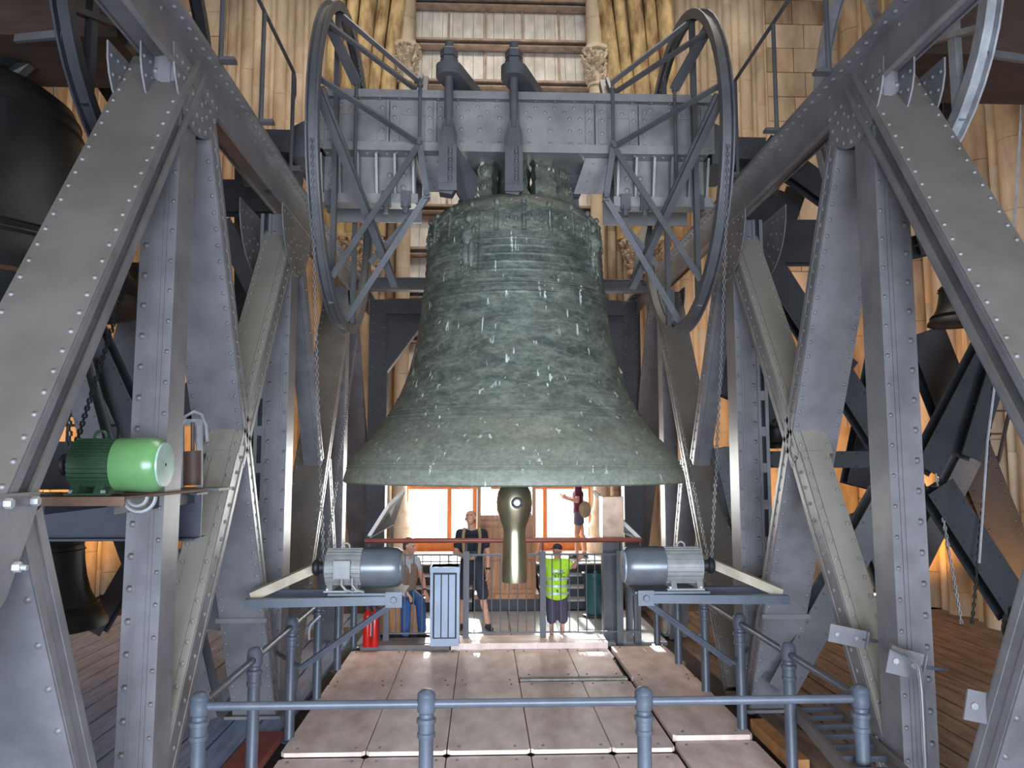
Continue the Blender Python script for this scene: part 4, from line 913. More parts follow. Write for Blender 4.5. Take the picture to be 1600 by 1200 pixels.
# beam under the green motor, plate, cables
gb = thing('support_beam', 'dark steel beam crossing behind the riveted post under the green motor', 'beam', (-3.4, 5.7, 2.1))
p = MB(); p.box(-4.6, -2.33, 5.6, 5.62, 1.96, 2.26); p.box(-4.6, -2.33, 5.5, 5.72, 2.26, 2.275); p.box(-4.6, -2.33, 5.5, 5.72, 1.945, 1.96); obj('web', p, mat('navy_steel', (52, 53, 64), 0.5, 0, 0.12, 4), gb, smooth=False)
p = MB(); p.box(-2.95, -2.3, 4.35, 5.6, 2.285, 2.3); p.box(-2.95, -2.3, 4.34, 4.355, 2.25, 2.3); obj('motor_plate', p, mat('rusty_plate', (110, 82, 66), 0.7), gb, smooth=False)
p = MB(); p.box(-2.8, -2.76, 4.4, 5.6, 2.2, 2.285); p.box(-2.42, -2.38, 4.4, 5.6, 2.2, 2.285); obj('carrier', p, mat('navy_steel', (52, 53, 64), 0.5, 0, 0.12, 4), gb, smooth=False)
p = MB(); c0 = PY(218, 776, 4.5)
for r_, dx in ((0.09, 0.0), (0.055, -0.012)):
    p.tube([(c0.x + dx + r_*math.cos(t), 4.5, c0.z + r_*math.sin(t)*0.95) for t in [PI*1.0 + PI*i/14 for i in range(15)]], 0.011, 6)
tag(obj('power_cable', p, GALV), 'pale cable looped below the green motor', 'cable')
ch = MB(); a, b_ = PY(120, 690, 4.9), PY(196, 445, 5.6)
def chain_mb(ch, a, b, step=0.03, sag=0.0):
    a, b = V(a), V(b); L = (b-a).length; u = (b-a).normalized(); ax = V((1,0,0)); ax = (ax - u*ax.dot(u)).normalized(); ay = u.cross(ax); n = int(L/step)
    for i in range(n):
        c0 = a + u*(i+0.5)*step + V((0,0,-sag*math.sin(PI*i/n)))
        if i % 2: ch.obox(c0, u*step*0.6, ax*0.004, ay*0.010)
        else:
            for e in (-1, 1): ch.obox(c0 + ax*0.011*e, u*step*0.5, ax*0.003, ay*0.010)
chain_mb(ch, a, b_); tag(obj('roller_chain', ch, BLACK, smooth=False), 'black roller chain slanting up from the top of the green motor', 'chain')
ch = MB(); chain_mb(ch, PY(110, 730, 4.58), PY(106, 600, 4.58)); tag(obj('roller_chain', ch, BLACK, smooth=False), 'black roller chain hanging straight down beside the green motor sprocket', 'chain')
# damper assembly beside the post
dm = thing('damper_unit', 'upright grey frame with a rusty cylinder and curved cable beside the riveted post', 'machine', tuple(PY(300, 765, 5.9)))
p = MB(); 
for px in (283, 312): p.bar(PY(px, 765, 5.9), PY(px, 655, 5.9), 0.04, 0.03, (0,1,0))
p.bar(PY(281, 660, 5.9), PY(315, 660, 5.9), 0.03, 0.05); obj('frame', p, GALV, dm, smooth=False)
p = MB(); p.tube([PY(301, 758, 5.85), PY(301, 705, 5.85)], 0.06, 16); p.tube([PY(301, 705, 5.85), PY(301, 660, 5.85)], 0.015, 8); obj('cylinder', p, mat('rusty_metal', (92, 70, 60), 0.6), dm)
p = MB(); p.tube([PY(px, py, 5.8) for px, py in ((275, 690), (280, 665), (290, 650), (303, 643), (315, 648), (322, 665), (324, 690))], 0.012, 6); obj('hose', p, GALV, dm)
p = MB(); p.box(dm.location.x-0.25, dm.location.x+0.25, 5.75, 6.05, 2.28, 2.3); obj('foot_plate', p, STEELD, dm, smooth=False)
# ================================================================== PIPE RAILING
rl = thing('pipe_railing', 'blue-grey tubular guard railing around the bell deck', 'railing', (0, 4.95, 0))
def rpost(x, y):
    p = MB(); p.lathe([(0.075, 0.0), (0.075, 0.012), (0.05, 0.02), (0.045, 0.03), (0.045, 0.80), (0.056, 0.805), (0.056, 0.83), (0.05, 0.835), (0.05, 0.885), (0.06, 0.89), (0.06, 0.915), (0.045, 0.925), (0.044, 0.95)], (x, y, 0), (0,0,1), 18); o = obj('post', p, RAILP, rl)
    q = MB(); q.lathe([(0.045, 0.945), (0.055, 0.955), (0.06, 1.0), (0.055, 1.045), (0.058, 1.05), (0.052, 1.068), (0.03, 1.085), (0.002, 1.09)], (x, y, 0), (0,0,1), 18); obj('cap', q, RAILP, o)
PX_, PYS = 2.06, (4.95, 6.1, 7.25, 8.4, 9.55, 10.7)
for x in (-2.06, -0.675, 0.68, 2.06): rpost(x, 4.95)
for s in (-1, 1):
    for y in PYS[1:]: rpost(s*2.06, y)
    p = MB(); p.tube([(s*2.06, 4.95, 1.0), (s*2.06, 10.7, 1.0)], 0.027, 12); obj('rail', p, RAILP, rl)
p = MB(); p.tube([(-2.06, 4.95, 1.0), (2.06, 4.95, 1.0)], 0.027, 12); obj('rail', p, RAILP, rl)
# thin hand loop beside the left railing
p = MB(); p.tube([PY(483, 1000, 7.9), PY(483, 985, 7.9), PY(486, 976, 7.9), PY(500, 962, 7.9)], 0.012, 6); tag(obj('hand_loop', p, GALV), 'thin bent steel bar between two posts of the tubular railing', 'handle')
# ================================================================== BALUSTRADE AT THE BACK
bl = thing('balustrade', 'dark steel balustrade with a red-brown wooden handrail in front of the visitors', 'railing', (0, 10.75, 0))
yB = 10.75
for x in (-1.63, -0.55, 0.50, 1.555):
    p = MB(); p.box(x-0.04, x+0.04, yB-0.03, yB+0.03, 0.0, 1.27); p.tube([(x, yB, 1.25), (x, yB-0.0, 1.4)], 0.012, 8); obj('post', p, STEELD, bl, smooth=False)
p = MB(); p.box(-1.88, 1.86, yB-0.012, yB+0.012, 1.21, 1.235); obj('top_rail', p, STEELD, bl, smooth=False)
p = MB(); p.box(-1.88, 1.86, yB-0.012, yB+0.012, 0.17, 0.19); obj('bottom_rail', p, STEELD, bl, smooth=False)
p = MB(); p.tube([(-1.94, yB, 1.415), (1.87, yB, 1.415)], 0.032, 12); obj('handrail', p, HRAIL, bl)
x = -1.86
while x < 1.86:
    if min(abs(x - c) for c in (-1.63, -0.55, 0.50, 1.555)) > 0.05:
        p = MB(); p.tube([(x, yB, 0.18), (x, yB, 1.22)], 0.008, 6, False); obj('baluster', p, STEELD, bl)
    x += 0.1185
p = MB()
for e in (1.92, ): p.tube([(e, yB, 1.2), (e+0.45, 9.0, 0.75)], 0.01, 6)
tag(obj('side_wire', p, GALV), 'thin wire running from the balustrade to the side frame', 'wire')
# grey slatted bin, extinguishers, bench, teal bin, info column, sloping boards
b = thing('metal_bin', 'tall pale grey metal bin with dark vertical grooves at the balustrade', 'bin', (-0.49, 10.55, 0.09))
x0, x1, y0, y1 = -1.02+0.0, -0.62, 10.3, 10.62
x0 = (677-754)*10.3/1200-0.335; x1 = (718-754)*10.3/1200-0.335
p = MB(); p.box(x0, x1, y0+0.02, y1, 0.11, 1.12); p.box(x0-0.008, x0+0.03, y0, y0+0.02, 0.11, 1.12); p.box(x1-0.03, x1+0.008, y0, y0+0.02, 0.11, 1.12); obj('body', p, BLACK, b, smooth=False)
for i in range(3):
    w_ = (x1-x0-0.07)/3; q = MB(); q.box(x0+0.035+i*w_+0.008, x0+0.035+(i+1)*w_-0.008, y0+0.0, y0+0.02, 0.22, 1.02); obj('slat', q, PANELG, b, smooth=False)
q = MB(); q.box(x0-0.01, x1+0.01, y0-0.005, y1, 0.11, 0.205); obj('base_band', q, PANELG, b, smooth=False)
q = MB(); q.box(x0-0.02, x1+0.02, y0-0.02, y1+0.01, 1.05, 1.12); q.box(x0-0.015, x0+0.02, y0-0.01, y1, 0.2, 1.06); q.box(x1-0.02, x1+0.015, y0-0.01, y1, 0.2, 1.06); obj('lid', q, PANELG, b, smooth=False)
for i, (px, lab) in enumerate(((574, 'red fire extinguisher on the far left of the pair by the threshold'), (585, 'red fire extinguisher next to the bench, with white lettered label'))):
    c0 = PY(px, 990, 10.4); E = thing('fire_extinguisher', lab, 'extinguisher', (c0.x, 10.4, 0.09 if c0.x > -1.9 else 0.0)); zz = 0.09
    p = MB(); p.lathe([(0.001, zz), (0.055, zz), (0.058, zz+0.02), (0.058, zz+0.38), (0.045, zz+0.43), (0.02, zz+0.46), (0.018, zz+0.5)], (c0.x, 10.4, 0), (0,0,1), 16); obj('cylinder', p, RED, E)
    p = MB(); p.box(c0.x-0.02, c0.x+0.02, 10.34, 10.42, zz+0.49, zz+0.53); obj('valve', p, BLACK, E, smooth=False)
    p = MB(); p.tube([(c0.x+0.02, 10.36, zz+0.5), (c0.x+0.07, 10.35, zz+0.4), (c0.x+0.066, 10.35, zz+0.1)], 0.010, 6); obj('hose', p, BLACK, E)
    if i: p = MB(); p.lathe([(0.0592, zz+0.14), (0.0592, zz+0.32)], (c0.x, 10.4, 0), (0,0,1), 8, a0=-2.6, a1=-1.9); obj('label', p, WHITE, E)
bn = thing('bench_box', 'low brown wooden box bench under the seated man', 'bench', (-1.45, 11.55, 0))
p = MB(); p.box(-1.78, -1.2, 11.25, 11.75, 0.06, 0.44); obj('body', p, WOODD, bn, smooth=False); p = MB(); p.box(-1.8, -1.18, 11.22, 11.78, 0.44, 0.48); obj('seat', p, WOODD, bn, smooth=False)
p = MB(); p.box(-1.77, -1.21, 11.27, 11.75, 0.0, 0.06); obj('plinth', p, BLACK, bn, smooth=False)
tb = thing('litter_bin', 'round dark teal plastic bin standing before the steps', 'bin', (PY(930, 948, 12.7).x, 12.7, 0.02))
c0 = tb.location
p = MB(); p.lathe([(0.001, 0.02), (0.15, 0.02), (0.185, 0.5), (0.195, 0.66), (0.2, 0.68), (0.18, 0.68)], tuple(c0), (0,0,1), 24); obj('body', p, TEAL, tb)
p = MB(); p.lathe([(0.2, 0.62), (0.212, 0.63), (0.212, 0.68), (0.2, 0.69)], tuple(c0), (0,0,1), 24); obj('rim', p, TEAL, tb); p = MB(); p.lathe([(0.001, -0.02), (0.2, -0.02), (0.2, 0.02), (0.001, 0.02)], tuple(c0), (0,0,1), 20); obj('base', p, DARKF, tb)
ic = thing('info_column', 'square steel column with a brown metal box top beside the balustrade', 'column', (1.5, 10.95, 0))
p = MB(); p.box(1.37, 1.40, 10.98, 11.15, 0, 1.5); p.box(1.62, 1.65, 10.98, 11.15, 0, 1.5); p.box(1.40, 1.62, 11.05, 11.07, 0, 1.5); obj('steel_section', p, STEELD, ic, smooth=False)
p = MB(); p.box(1.36, 1.66, 10.9, 11.2, 1.42, 2.0); obj('box_top', p, mat('brushed_brown_metal', (170, 140, 120), 0.35, 0.5), ic, smooth=False)
p = MB(); p.box(1.385, 1.635, 10.89, 10.9, 1.46, 1.96); obj('door', p, mat('brushed_brown_metal', (170, 140, 120)), ic, smooth=False)
p = MB(); p.box(1.77, 1.86, 10.78, 10.87, 0, 1.32); p.box(1.68, 1.75, 10.8, 10.82, 0.1, 1.2); obj('side_channel', p, STEELD, ic, smooth=False)
for lab, quad in (('slanted information board over the balustrade end near the seated man', ((577,838,10.9),(613,818,11.6),(631,766,11.9),(606,792,11.2))), ('slanted information board over the balustrade end near the info column', ((1000,842,10.9),(978,832,11.6),(928,768,11.9),(948,792,11.2)))):
    pts = [PY(*q_) for q_ in quad]; nrm = (pts[1]-pts[0]).cross(pts[3]-pts[0]).normalized()
    ib = thing('information_board', lab, 'board', tuple(pts[0]))
    p = MB(); p.prism(pts, nrm*0.03); obj('panel', p, BLACK, ib, smooth=False)
    p = MB()
    for i in range(4): p.bar(pts[i], pts[(i+1) % 4], 0.03, 0.05, nrm)
    obj('frame', p, WHITE, ib, smooth=False)
    p = MB(); p.tube([pts[0] - V((0,0,0.0)), (pts[0].x, 10.9, 1.0)], 0.015, 6); p.tube([pts[1], (pts[1].x, pts[1].y, 0.0)], 0.02, 6); obj('leg', p, STEELD, ib)
# ================================================================== FOREGROUND CLAMPS, ROD, LADDER ON THE RIGHT
def clamp(lab, px, py, w_, h_, d, ang, rod_to):
    c0 = PY(px, py, d); C_ = thing('clamp_plate', lab, 'clamp', tuple(c0))
    a = R(ang); ux = V((math.cos(a), 0, math.sin(a))); uz = V((-math.sin(a), 0, math.cos(a)))
    p = MB(); p.obox(c0, ux*w_/2, V((0,0.006,0)), uz*h_/2); obj('plate', p, STEEL, C_, smooth=False)
    p = MB(); p.obox(c0 + ux*w_/2, ux*0.005, V((0,0.03,0)), uz*h_/2); obj('lug', p, STEEL, C_, smooth=False)
    for e in (-0.3, 0.22):
        p = MB(); p.hexnut(c0 + ux*w_*e + V((0,-0.006,0)) - uz*0.0, (0,-1,0), h_*0.13, h_*0.1); obj('bolt', p, GALV, C_)
    p = MB(); p.tube([c0 + ux*w_*0.4, PY(rod_to[0], rod_to[1], d)], 0.011, 8); obj('rod', p, RAILP, C_)
clamp('small bolted clamp plate on the inner slanting strut by the ladder', 1324, 994, 0.26, 0.12, 5.35, -12, (1376, 1003))
clamp('bolted clamp plate at the top of the bent bright handrail', 1414, 1036, 0.22, 0.16, 4.75, -14, (1480, 1047))
clamp('bolted clamp plate on the foreground bottom right slanting strut', 1538, 1106, 0.21, 0.16, 4.15, -12, (1612, 1104))
p = MB(); p.tube([PY(px, py, 4.6) for px, py in ((1391, 1010), (1400, 1014), (1418, 1022), (1430, 1032), (1436, 1046), (1440, 1080), (1443, 1140), (1447, 1230))], 0.017, 10); tag(obj('bent_handrail', p, CHROME), 'bright bent steel tube running down in front of the riveted post', 'handrail')
ld = thing('steel_ladder', 'steel ladder lying low behind the railing corner post', 'ladder', tuple(PZ(1290, 1150, 0.25)))
A0, A1 = PY(1236, 1105, 6.3), PY(1330, 1215, 4.7); B0, B1 = PY(1300, 1102, 6.3), PY(1420, 1215, 4.7)
p = MB(); p.bar(A0, A1, 0.03, 0.09); obj('side_rail', p, STEELD, ld, smooth=False); p = MB(); p.bar(B0, B1, 0.03, 0.09); obj('side_rail', p, STEELD, ld, smooth=False)
for i in range(7):
    t = 0.06 + i*0.145; p = MB(); p.bar(A0.lerp(A1, t), B0.lerp(B1, t), 0.035, 0.035); obj('rung', p, RAILP, ld, smooth=False)
# leaning steel flat near the big left joint
p = MB(); p.hexnut(PY(22, 886, 3.3), (1,0,0.0), 0.022, 0.03); p.tube([PY(22, 886, 3.3), PY(43, 887, 3.3)], 0.012, 10); tag(obj('bolt_end', p, GALV), 'projecting nut and threaded bolt end at the left edge joint', 'bolt')
# ================================================================== DARK FRAMEWORK OF THE NEIGHBOURING BELLS
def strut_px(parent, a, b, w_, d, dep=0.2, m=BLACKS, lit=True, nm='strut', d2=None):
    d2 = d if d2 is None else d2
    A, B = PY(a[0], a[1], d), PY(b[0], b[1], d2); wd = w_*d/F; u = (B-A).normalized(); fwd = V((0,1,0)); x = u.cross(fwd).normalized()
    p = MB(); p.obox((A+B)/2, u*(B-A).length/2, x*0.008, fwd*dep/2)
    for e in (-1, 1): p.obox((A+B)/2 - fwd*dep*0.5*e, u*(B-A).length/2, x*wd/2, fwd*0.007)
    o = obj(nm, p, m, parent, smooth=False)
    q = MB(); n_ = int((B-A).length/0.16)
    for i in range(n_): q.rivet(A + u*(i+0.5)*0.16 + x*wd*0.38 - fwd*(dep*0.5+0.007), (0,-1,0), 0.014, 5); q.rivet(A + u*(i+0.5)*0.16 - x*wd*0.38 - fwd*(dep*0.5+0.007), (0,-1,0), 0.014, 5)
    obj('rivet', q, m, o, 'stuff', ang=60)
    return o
sf = thing('side_truss', 'dark crossing struts of the neighbouring bell frame beyond the ladder side', 'frame', (5, 9, 0))
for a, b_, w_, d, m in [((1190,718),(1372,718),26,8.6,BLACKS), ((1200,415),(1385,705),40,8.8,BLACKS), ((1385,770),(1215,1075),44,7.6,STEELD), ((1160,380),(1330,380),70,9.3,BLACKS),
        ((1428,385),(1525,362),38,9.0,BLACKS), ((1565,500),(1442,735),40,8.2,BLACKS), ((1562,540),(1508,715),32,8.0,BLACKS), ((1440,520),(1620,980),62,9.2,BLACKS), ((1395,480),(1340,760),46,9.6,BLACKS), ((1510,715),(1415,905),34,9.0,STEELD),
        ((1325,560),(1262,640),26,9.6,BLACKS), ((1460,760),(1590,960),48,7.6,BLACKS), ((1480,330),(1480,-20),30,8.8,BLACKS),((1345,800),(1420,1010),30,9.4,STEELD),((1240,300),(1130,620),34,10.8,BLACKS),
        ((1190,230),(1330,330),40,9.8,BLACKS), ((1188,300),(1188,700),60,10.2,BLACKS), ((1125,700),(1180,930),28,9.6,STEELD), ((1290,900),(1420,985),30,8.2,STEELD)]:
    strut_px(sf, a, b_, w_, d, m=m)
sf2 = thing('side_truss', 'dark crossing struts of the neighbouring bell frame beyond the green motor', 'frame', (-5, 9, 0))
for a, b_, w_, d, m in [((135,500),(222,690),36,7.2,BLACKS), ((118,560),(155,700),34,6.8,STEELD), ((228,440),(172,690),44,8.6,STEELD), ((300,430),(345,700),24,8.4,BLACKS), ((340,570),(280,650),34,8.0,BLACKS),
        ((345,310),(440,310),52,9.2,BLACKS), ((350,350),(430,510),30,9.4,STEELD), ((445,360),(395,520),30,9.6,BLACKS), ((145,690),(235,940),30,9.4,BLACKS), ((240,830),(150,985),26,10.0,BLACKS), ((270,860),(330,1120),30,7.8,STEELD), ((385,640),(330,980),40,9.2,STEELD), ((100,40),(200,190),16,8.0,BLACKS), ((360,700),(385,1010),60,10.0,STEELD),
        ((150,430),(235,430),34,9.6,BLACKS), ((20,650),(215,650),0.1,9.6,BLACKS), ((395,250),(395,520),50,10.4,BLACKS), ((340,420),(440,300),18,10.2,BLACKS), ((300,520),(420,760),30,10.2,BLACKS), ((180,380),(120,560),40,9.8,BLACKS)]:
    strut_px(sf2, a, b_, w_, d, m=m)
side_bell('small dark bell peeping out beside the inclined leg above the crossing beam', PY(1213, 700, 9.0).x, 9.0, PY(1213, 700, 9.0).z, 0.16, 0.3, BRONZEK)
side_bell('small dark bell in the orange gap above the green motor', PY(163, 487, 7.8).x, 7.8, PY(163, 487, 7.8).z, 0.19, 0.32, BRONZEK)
mp = thing('machine_platform', 'black machine platform with low rail behind the green motor', 'platform', tuple(PY(150, 760, 7.5)))
p = MB(); A, B = PY(60, 690, 7.6), PY(215, 765, 7.6); p.box(A.x, B.x, 7.6, 8.4, B.z, A.z); obj('cabinet', p, BLACKS, mp, smooth=False)
p = MB(); zt2 = A.z + 0.16; p.tube([(A.x, 7.65, zt2), (B.x, 7.65, zt2)], 0.015, 6)
for i in range(5): p.tube([(A.x + i*(B.x-A.x)/4, 7.65, A.z), (A.x + i*(B.x-A.x)/4, 7.65, zt2)], 0.013, 6)
obj('rail', p, BLACKS, mp)
motor('small dark motor on the crossing frame behind the tan strut', 5.2, 4.55, 9.4, 2.06, 0.2, BLACKS, BLACKS, BLACKS)
motor('black motor with chain low at the lower right', 4.7, 5.3, 7.4, 0.88, 0.21, BLACKS, BLACKS, BLACKS)
ch = MB(); chain_mb(ch, PY(1519, 975, 7.3), PY(1558, 540, 7.6), 0.04); tag(obj('roller_chain', ch, BLACK, smooth=False), 'black roller chain dropping to the lower right motor', 'chain')
ch = MB(); chain_mb(ch, PY(1502, 975, 7.3), PY(1462, 740, 7.6), 0.04); tag(obj('slack_chain', ch, GALV, smooth=False), 'paler chain strand slanting to the lower right motor', 'chain')
p = MB(); p.tube([PY(1597, 150, 7.0), PY(1588, 310, 7.0), PY(1562, 540, 7.0), PY(1543, 690, 7.0), PY(1530, 880, 7.0)], 0.012, 6); tag(obj('steel_rope', p, GALV), 'pale steel rope falling past the small dark bell', 'rope')
p = MB(); p.tube([PY(84, 60, 6.8), PY(86, 300, 6.8), PY(92, 400, 6.8)], 0.008, 5); p.tube([PY(92, 210, 6.8), PY(126, 240, 6.8)], 0.008, 5); tag(obj('thin_wire', p, GALV), 'thin wire hanging along the black bell', 'wire')
hl = thing('hooped_ladder', 'narrow vertical ladder with dark rungs against the far side wall', 'ladder', tuple(PY(1565, 760, 9.2)))
p = MB(); p.tube([PY(1600, 540, 9.2), PY(1560, 720, 9.2), PY(1520, 790, 9.2)], 0.025, 6); obj('stile', p, BLACKS, hl)
for i in range(6):
    yy = 570 + i*36; p = MB(); p.tube([PY(1525 + i*2, yy, 9.2), PY(1592 - i*8, yy, 9.2)], 0.014, 6); obj('rung', p, BLACKS, hl)
# amber floodlights on the floor washing the walls
lampm = emis('lamp_glow', (255, 190, 90), 30)
for i, (x, y, tx, ty, tz, pw, lab) in enumerate(((5.75, 12.0, 7.6, 14.5, 3.5, 420, 'lit amber floodlight on the floor behind the right struts'), (5.6, 8.2, 7.6, 10.5, 3.0, 300, 'amber floodlight hidden behind the lower right motor'), (-5.3, 12.2, -7.4, 14.5, 3.5, 520, 'amber floodlight on the floor behind the low bronze bell'), (-5.8, 8.0, -7.6, 9.5, 3.2, 300, 'amber floodlight behind the black machine platform'),
        (-3.7, 14.3, -5.4, 16, 4.0, 160, 'amber floodlight near the far left corner of the portal'), (3.9, 14.3, 5.6, 16, 4.0, 160, 'amber floodlight near the far right corner of the portal'))):
    fl = thing('floodlight', lab, 'lamp', (x, y, 0))
    d = V((tx-x, ty-y, tz-0.4)).normalized(); up = V((0,0,1)); xx = d.cross(up).normalized(); zz = xx.cross(d)
    c0 = V((x, y, 0.42)); p = MB(); p.obox(c0, xx*0.13, d*0.06, zz*0.09); obj('housing', p, BLACK, fl, smooth=False)
    p = MB(); p.obox(c0 + d*0.065, xx*0.11, d*0.004, zz*0.07); p.obox(c0 + V((-xx.x*0,-0.08,0.0)), V((0.08,0,0)), V((0,0.03,0)), V((0,0,0.05))); obj('lens', p, lampm, fl, smooth=False)
    p = MB(); p.tube([(x-0.14, y, 0.42), (x-0.14, y, 0.02), (x+0.14, y, 0.02), (x+0.14, y, 0.42)], 0.012, 6); obj('stand', p, BLACK, fl)
    spot('floodlight_beam', c0 + d*0.12, (tx, ty, tz), pw*1.3, (1.0, 0.47, 0.10), 105)
# people follow
# ================================================================== PEOPLE
def remeshed(name, mb, m, parent, vox=0.008, smooth_it=6, kind=None, label=None):
    """union of closed tapered shapes turned into one continuous surface"""
    o = obj(name, mb, m, parent, kind)
    md = o.modifiers.new('r', 'REMESH'); md.mode = 'VOXEL'; md.voxel_size = vox; md.use_smooth_shade = True
    sm = o.modifiers.new('s', 'SMOOTH'); sm.iterations = smooth_it; sm.factor = 0.5
    bpy.context.view_layer.update()
    dg = bpy.context.evaluated_depsgraph_get(); me = bpy.data.meshes.new_from_object(o.evaluated_get(dg))
    o.modifiers.clear(); old = o.data; o.data = me; bpy.data.meshes.remove(old)
    if not me.materials: me.materials.append(m)
    me.shade_smooth(); return o
def head_parts(mb, C, fw, up, k):
    """C centre of the head, fw facing direction, up crown direction"""
    fw = V(fw).normalized(); up = V(up).normalized(); up = (up - fw*up.dot(fw)).normalized(); rt = fw.cross(up); M3 = Matrix((rt, fw, up)).transposed()
    P = lambda x, y, z: V(C) + (rt*x + fw*y + up*z)*k
    mb.ell(P(0,-0.01,0.035), 0.076*k, 0.094*k, 0.088*k, M3, 20, 14)      # skull
    mb.ell(P(0,0.022,-0.035), 0.058*k, 0.068*k, 0.082*k, M3, 18, 12)     # face
    mb.ell(P(0,0.058,-0.092), 0.026*k, 0.022*k, 0.02*k, M3, 10, 8)       # chin
    mb.ell(P(0,0.078,0.026), 0.05*k, 0.012*k, 0.012*k, M3, 12, 6)        # brow
    mb.cap(P(0,0.084,0.012), P(0,0.104,-0.024), 0.008*k, 0.013*k, 8, 3)   # nose
    mb.ell(P(0,0.088,-0.058), 0.024*k, 0.010*k, 0.007*k, M3, 10, 6)      # lips
    for e in (-1, 1):
        mb.ell(P(e*0.078,-0.005,-0.005), 0.010*k, 0.018*k, 0.032*k, M3, 8, 8)  # ears
        mb.ell(P(e*0.038,0.062,-0.02), 0.022*k, 0.02*k, 0.018*k, M3, 8, 8)   # cheeks
    return P, M3
def hand(mb, wr, d, pn, thumb, k=1.0, curl=0.5):
    """wr wrist, d pointing dir, pn palm normal (palm side), thumb side direction"""
    d = V(d).normalized(); pn = V(pn); pn = (pn - d*pn.dot(d)).normalized(); th = V(thumb); th = (th - d*th.dot(d) - pn*th.dot(pn)).normalized()
    wr = V(wr); M3 = Matrix((th, d, pn)).transposed()
    mb.ell(wr + d*0.045*k, 0.042*k, 0.05*k, 0.016*k, M3, 12, 8)
    mb.cap(wr - d*0.02*k, wr + d*0.02*k, 0.026*k, 0.028*k, 10, 3)
    for i, (off, ln) in enumerate(((0.030, 0.075), (0.010, 0.083), (-0.011, 0.076), (-0.031, 0.060))):
        p = wr + d*0.085*k + th*off*k; u = d.copy(); a = curl*0.55
        for j, f in enumerate((0.45, 0.32, 0.23)):
            u = (u*math.cos(a) + pn*math.sin(a)).normalized(); q = p + u*ln*f*k
            mb.cap(p, q, (0.0095 - j*0.0008)*k, (0.009 - j*0.0009)*k, 8, 3); p = q; pn2 = pn; 
            pn = (pn*math.cos(a) - d*math.sin(a)*0).normalized(); a = curl*0.8 + 0.1
    p = wr + d*0.025*k + th*0.03*k; u = (d*0.55 + th*0.75 + pn*0.3).normalized()
    for j, f in enumerate((0.036, 0.03, 0.024)):
        q = p + u*f*k; mb.cap(p, q, (0.012-j*0.001)*k, (0.011-j*0.001)*k, 8, 3); p = q; u = (u*0.8 + d*0.5 + pn*0.15).normalized()
def figure(name, lab, J, k, head, hands, feet, base, skin=SKIN, female=False):
    """one continuous body from the joint positions in J (world coordinates)"""
    T = thing(name, lab, 'person', base)
    mb = MB(); c = lambda a, b, ra, rb: mb.cap(J[a], J[b], ra*k, rb*k, 14, 4)
    hipm, ch, nk = J['pelvis'], J['chest'], J['neck']
    lat = (J['shL'] - J['shR']).normalized()
    for e in (-1, 1):
        mb.cap(hipm + lat*0.075*k*e, hipm + lat*0.065*k*e + (ch-hipm)*0.4, 0.095*k, 0.085*k, 14, 4)
        mb.cap(hipm + lat*0.065*k*e + (ch-hipm)*0.35, ch + lat*0.085*k*e, 0.085*k, 0.098*k, 14, 4)
    mb.cap(ch + lat*0.1*k, ch - lat*0.1*k, 0.095*k, 0.095*k, 14, 4)
    mb.cap(J['shL'], J['shR'], 0.058*k, 0.058*k, 14, 4); mb.cap(J['shL'] - lat*0.04*k, nk, 0.05*k, 0.045*k); mb.cap(J['shR'] + lat*0.04*k, nk, 0.05*k, 0.045*k)
    P, M3 = head_parts(mb, J['head'], head[0], head[1], k * 1.02)
    mb.cap(nk - (nk - ch).normalized()*0.05*k, J['head'] + (P(0,-0.03,-0.03) - J['head']), 0.056*k, 0.054*k)
    for s_ in 'LR':
        c('sh'+s_, 'el'+s_, 0.052, 0.039); c('el'+s_, 'wr'+s_, 0.040, 0.026)
        fa = (J['wr'+s_] - J['el'+s_]).normalized(); mb.cap(J['el'+s_] + fa*0.05*k, J['el'+s_] + fa*0.10*k, 0.043*k, 0.038*k)
        c('hip'+s_, 'kn'+s_, 0.086, 0.056); c('kn'+s_, 'an'+s_, 0.053, 0.036)
        sh = (J['an'+s_] - J['kn'+s_]); fd = V(feet[s_]).normalized(); mb.cap(J['kn'+s_] + sh*0.22 - fd*0.018*k, J['kn'+s_] + sh*0.42 - fd*0.014*k, 0.054*k, 0.046*k)
        hd = hands[s_]; hand(mb, J['wr'+s_], hd[0], hd[1], hd[2], k, hd[3])
        an = J['an'+s_]; mb.cap(an - V((0,0,0.045*k)) - fd*0.03*k, an - V((0,0,0.05*k)) + fd*0.12*k, 0.034*k, 0.028*k)
    body = remeshed('body', mb, skin, T, 0.0075, 3)
    e_ = MB()
    for s_ in (-1, 1): e_.ell(P(s_*0.030, 0.074, 0.008), 0.012*k, 0.009*k, 0.008*k, M3, 8, 6)
    obj('eyes', e_, mat('eye_dark', (50, 40, 36), 0.3), T)
    return T, P, M3
def tube_cloth(T, name, segs, m, vox=0.010, it=8):
    mb = MB()
    for a, b_, ra, rb in segs: mb.cap(a, b_, ra, rb, 14, 4)
    return remeshed(name, mb, m, T, vox, it)
def torso_segs(J, k, g=0.016, low=0.0):
    lat = (J['shL'] - J['shR']).normalized(); h, ch, nk = J['pelvis'], J['chest'], J['neck']; S = []
    h2 = h + (h - ch)*low
    for e in (-1, 1):
        S += [(h2 + lat*0.07*k*e, h + lat*0.065*k*e + (ch-h)*0.4, 0.098*k+g, 0.088*k+g), (h + lat*0.065*k*e + (ch-h)*0.35, ch + lat*0.085*k*e, 0.088*k+g, 0.1*k+g)]
    S += [(ch + lat*0.1*k, ch - lat*0.1*k, 0.097*k+g, 0.097*k+g), (J['shL'], J['shR'], 0.058*k+g, 0.058*k+g)]
    return S
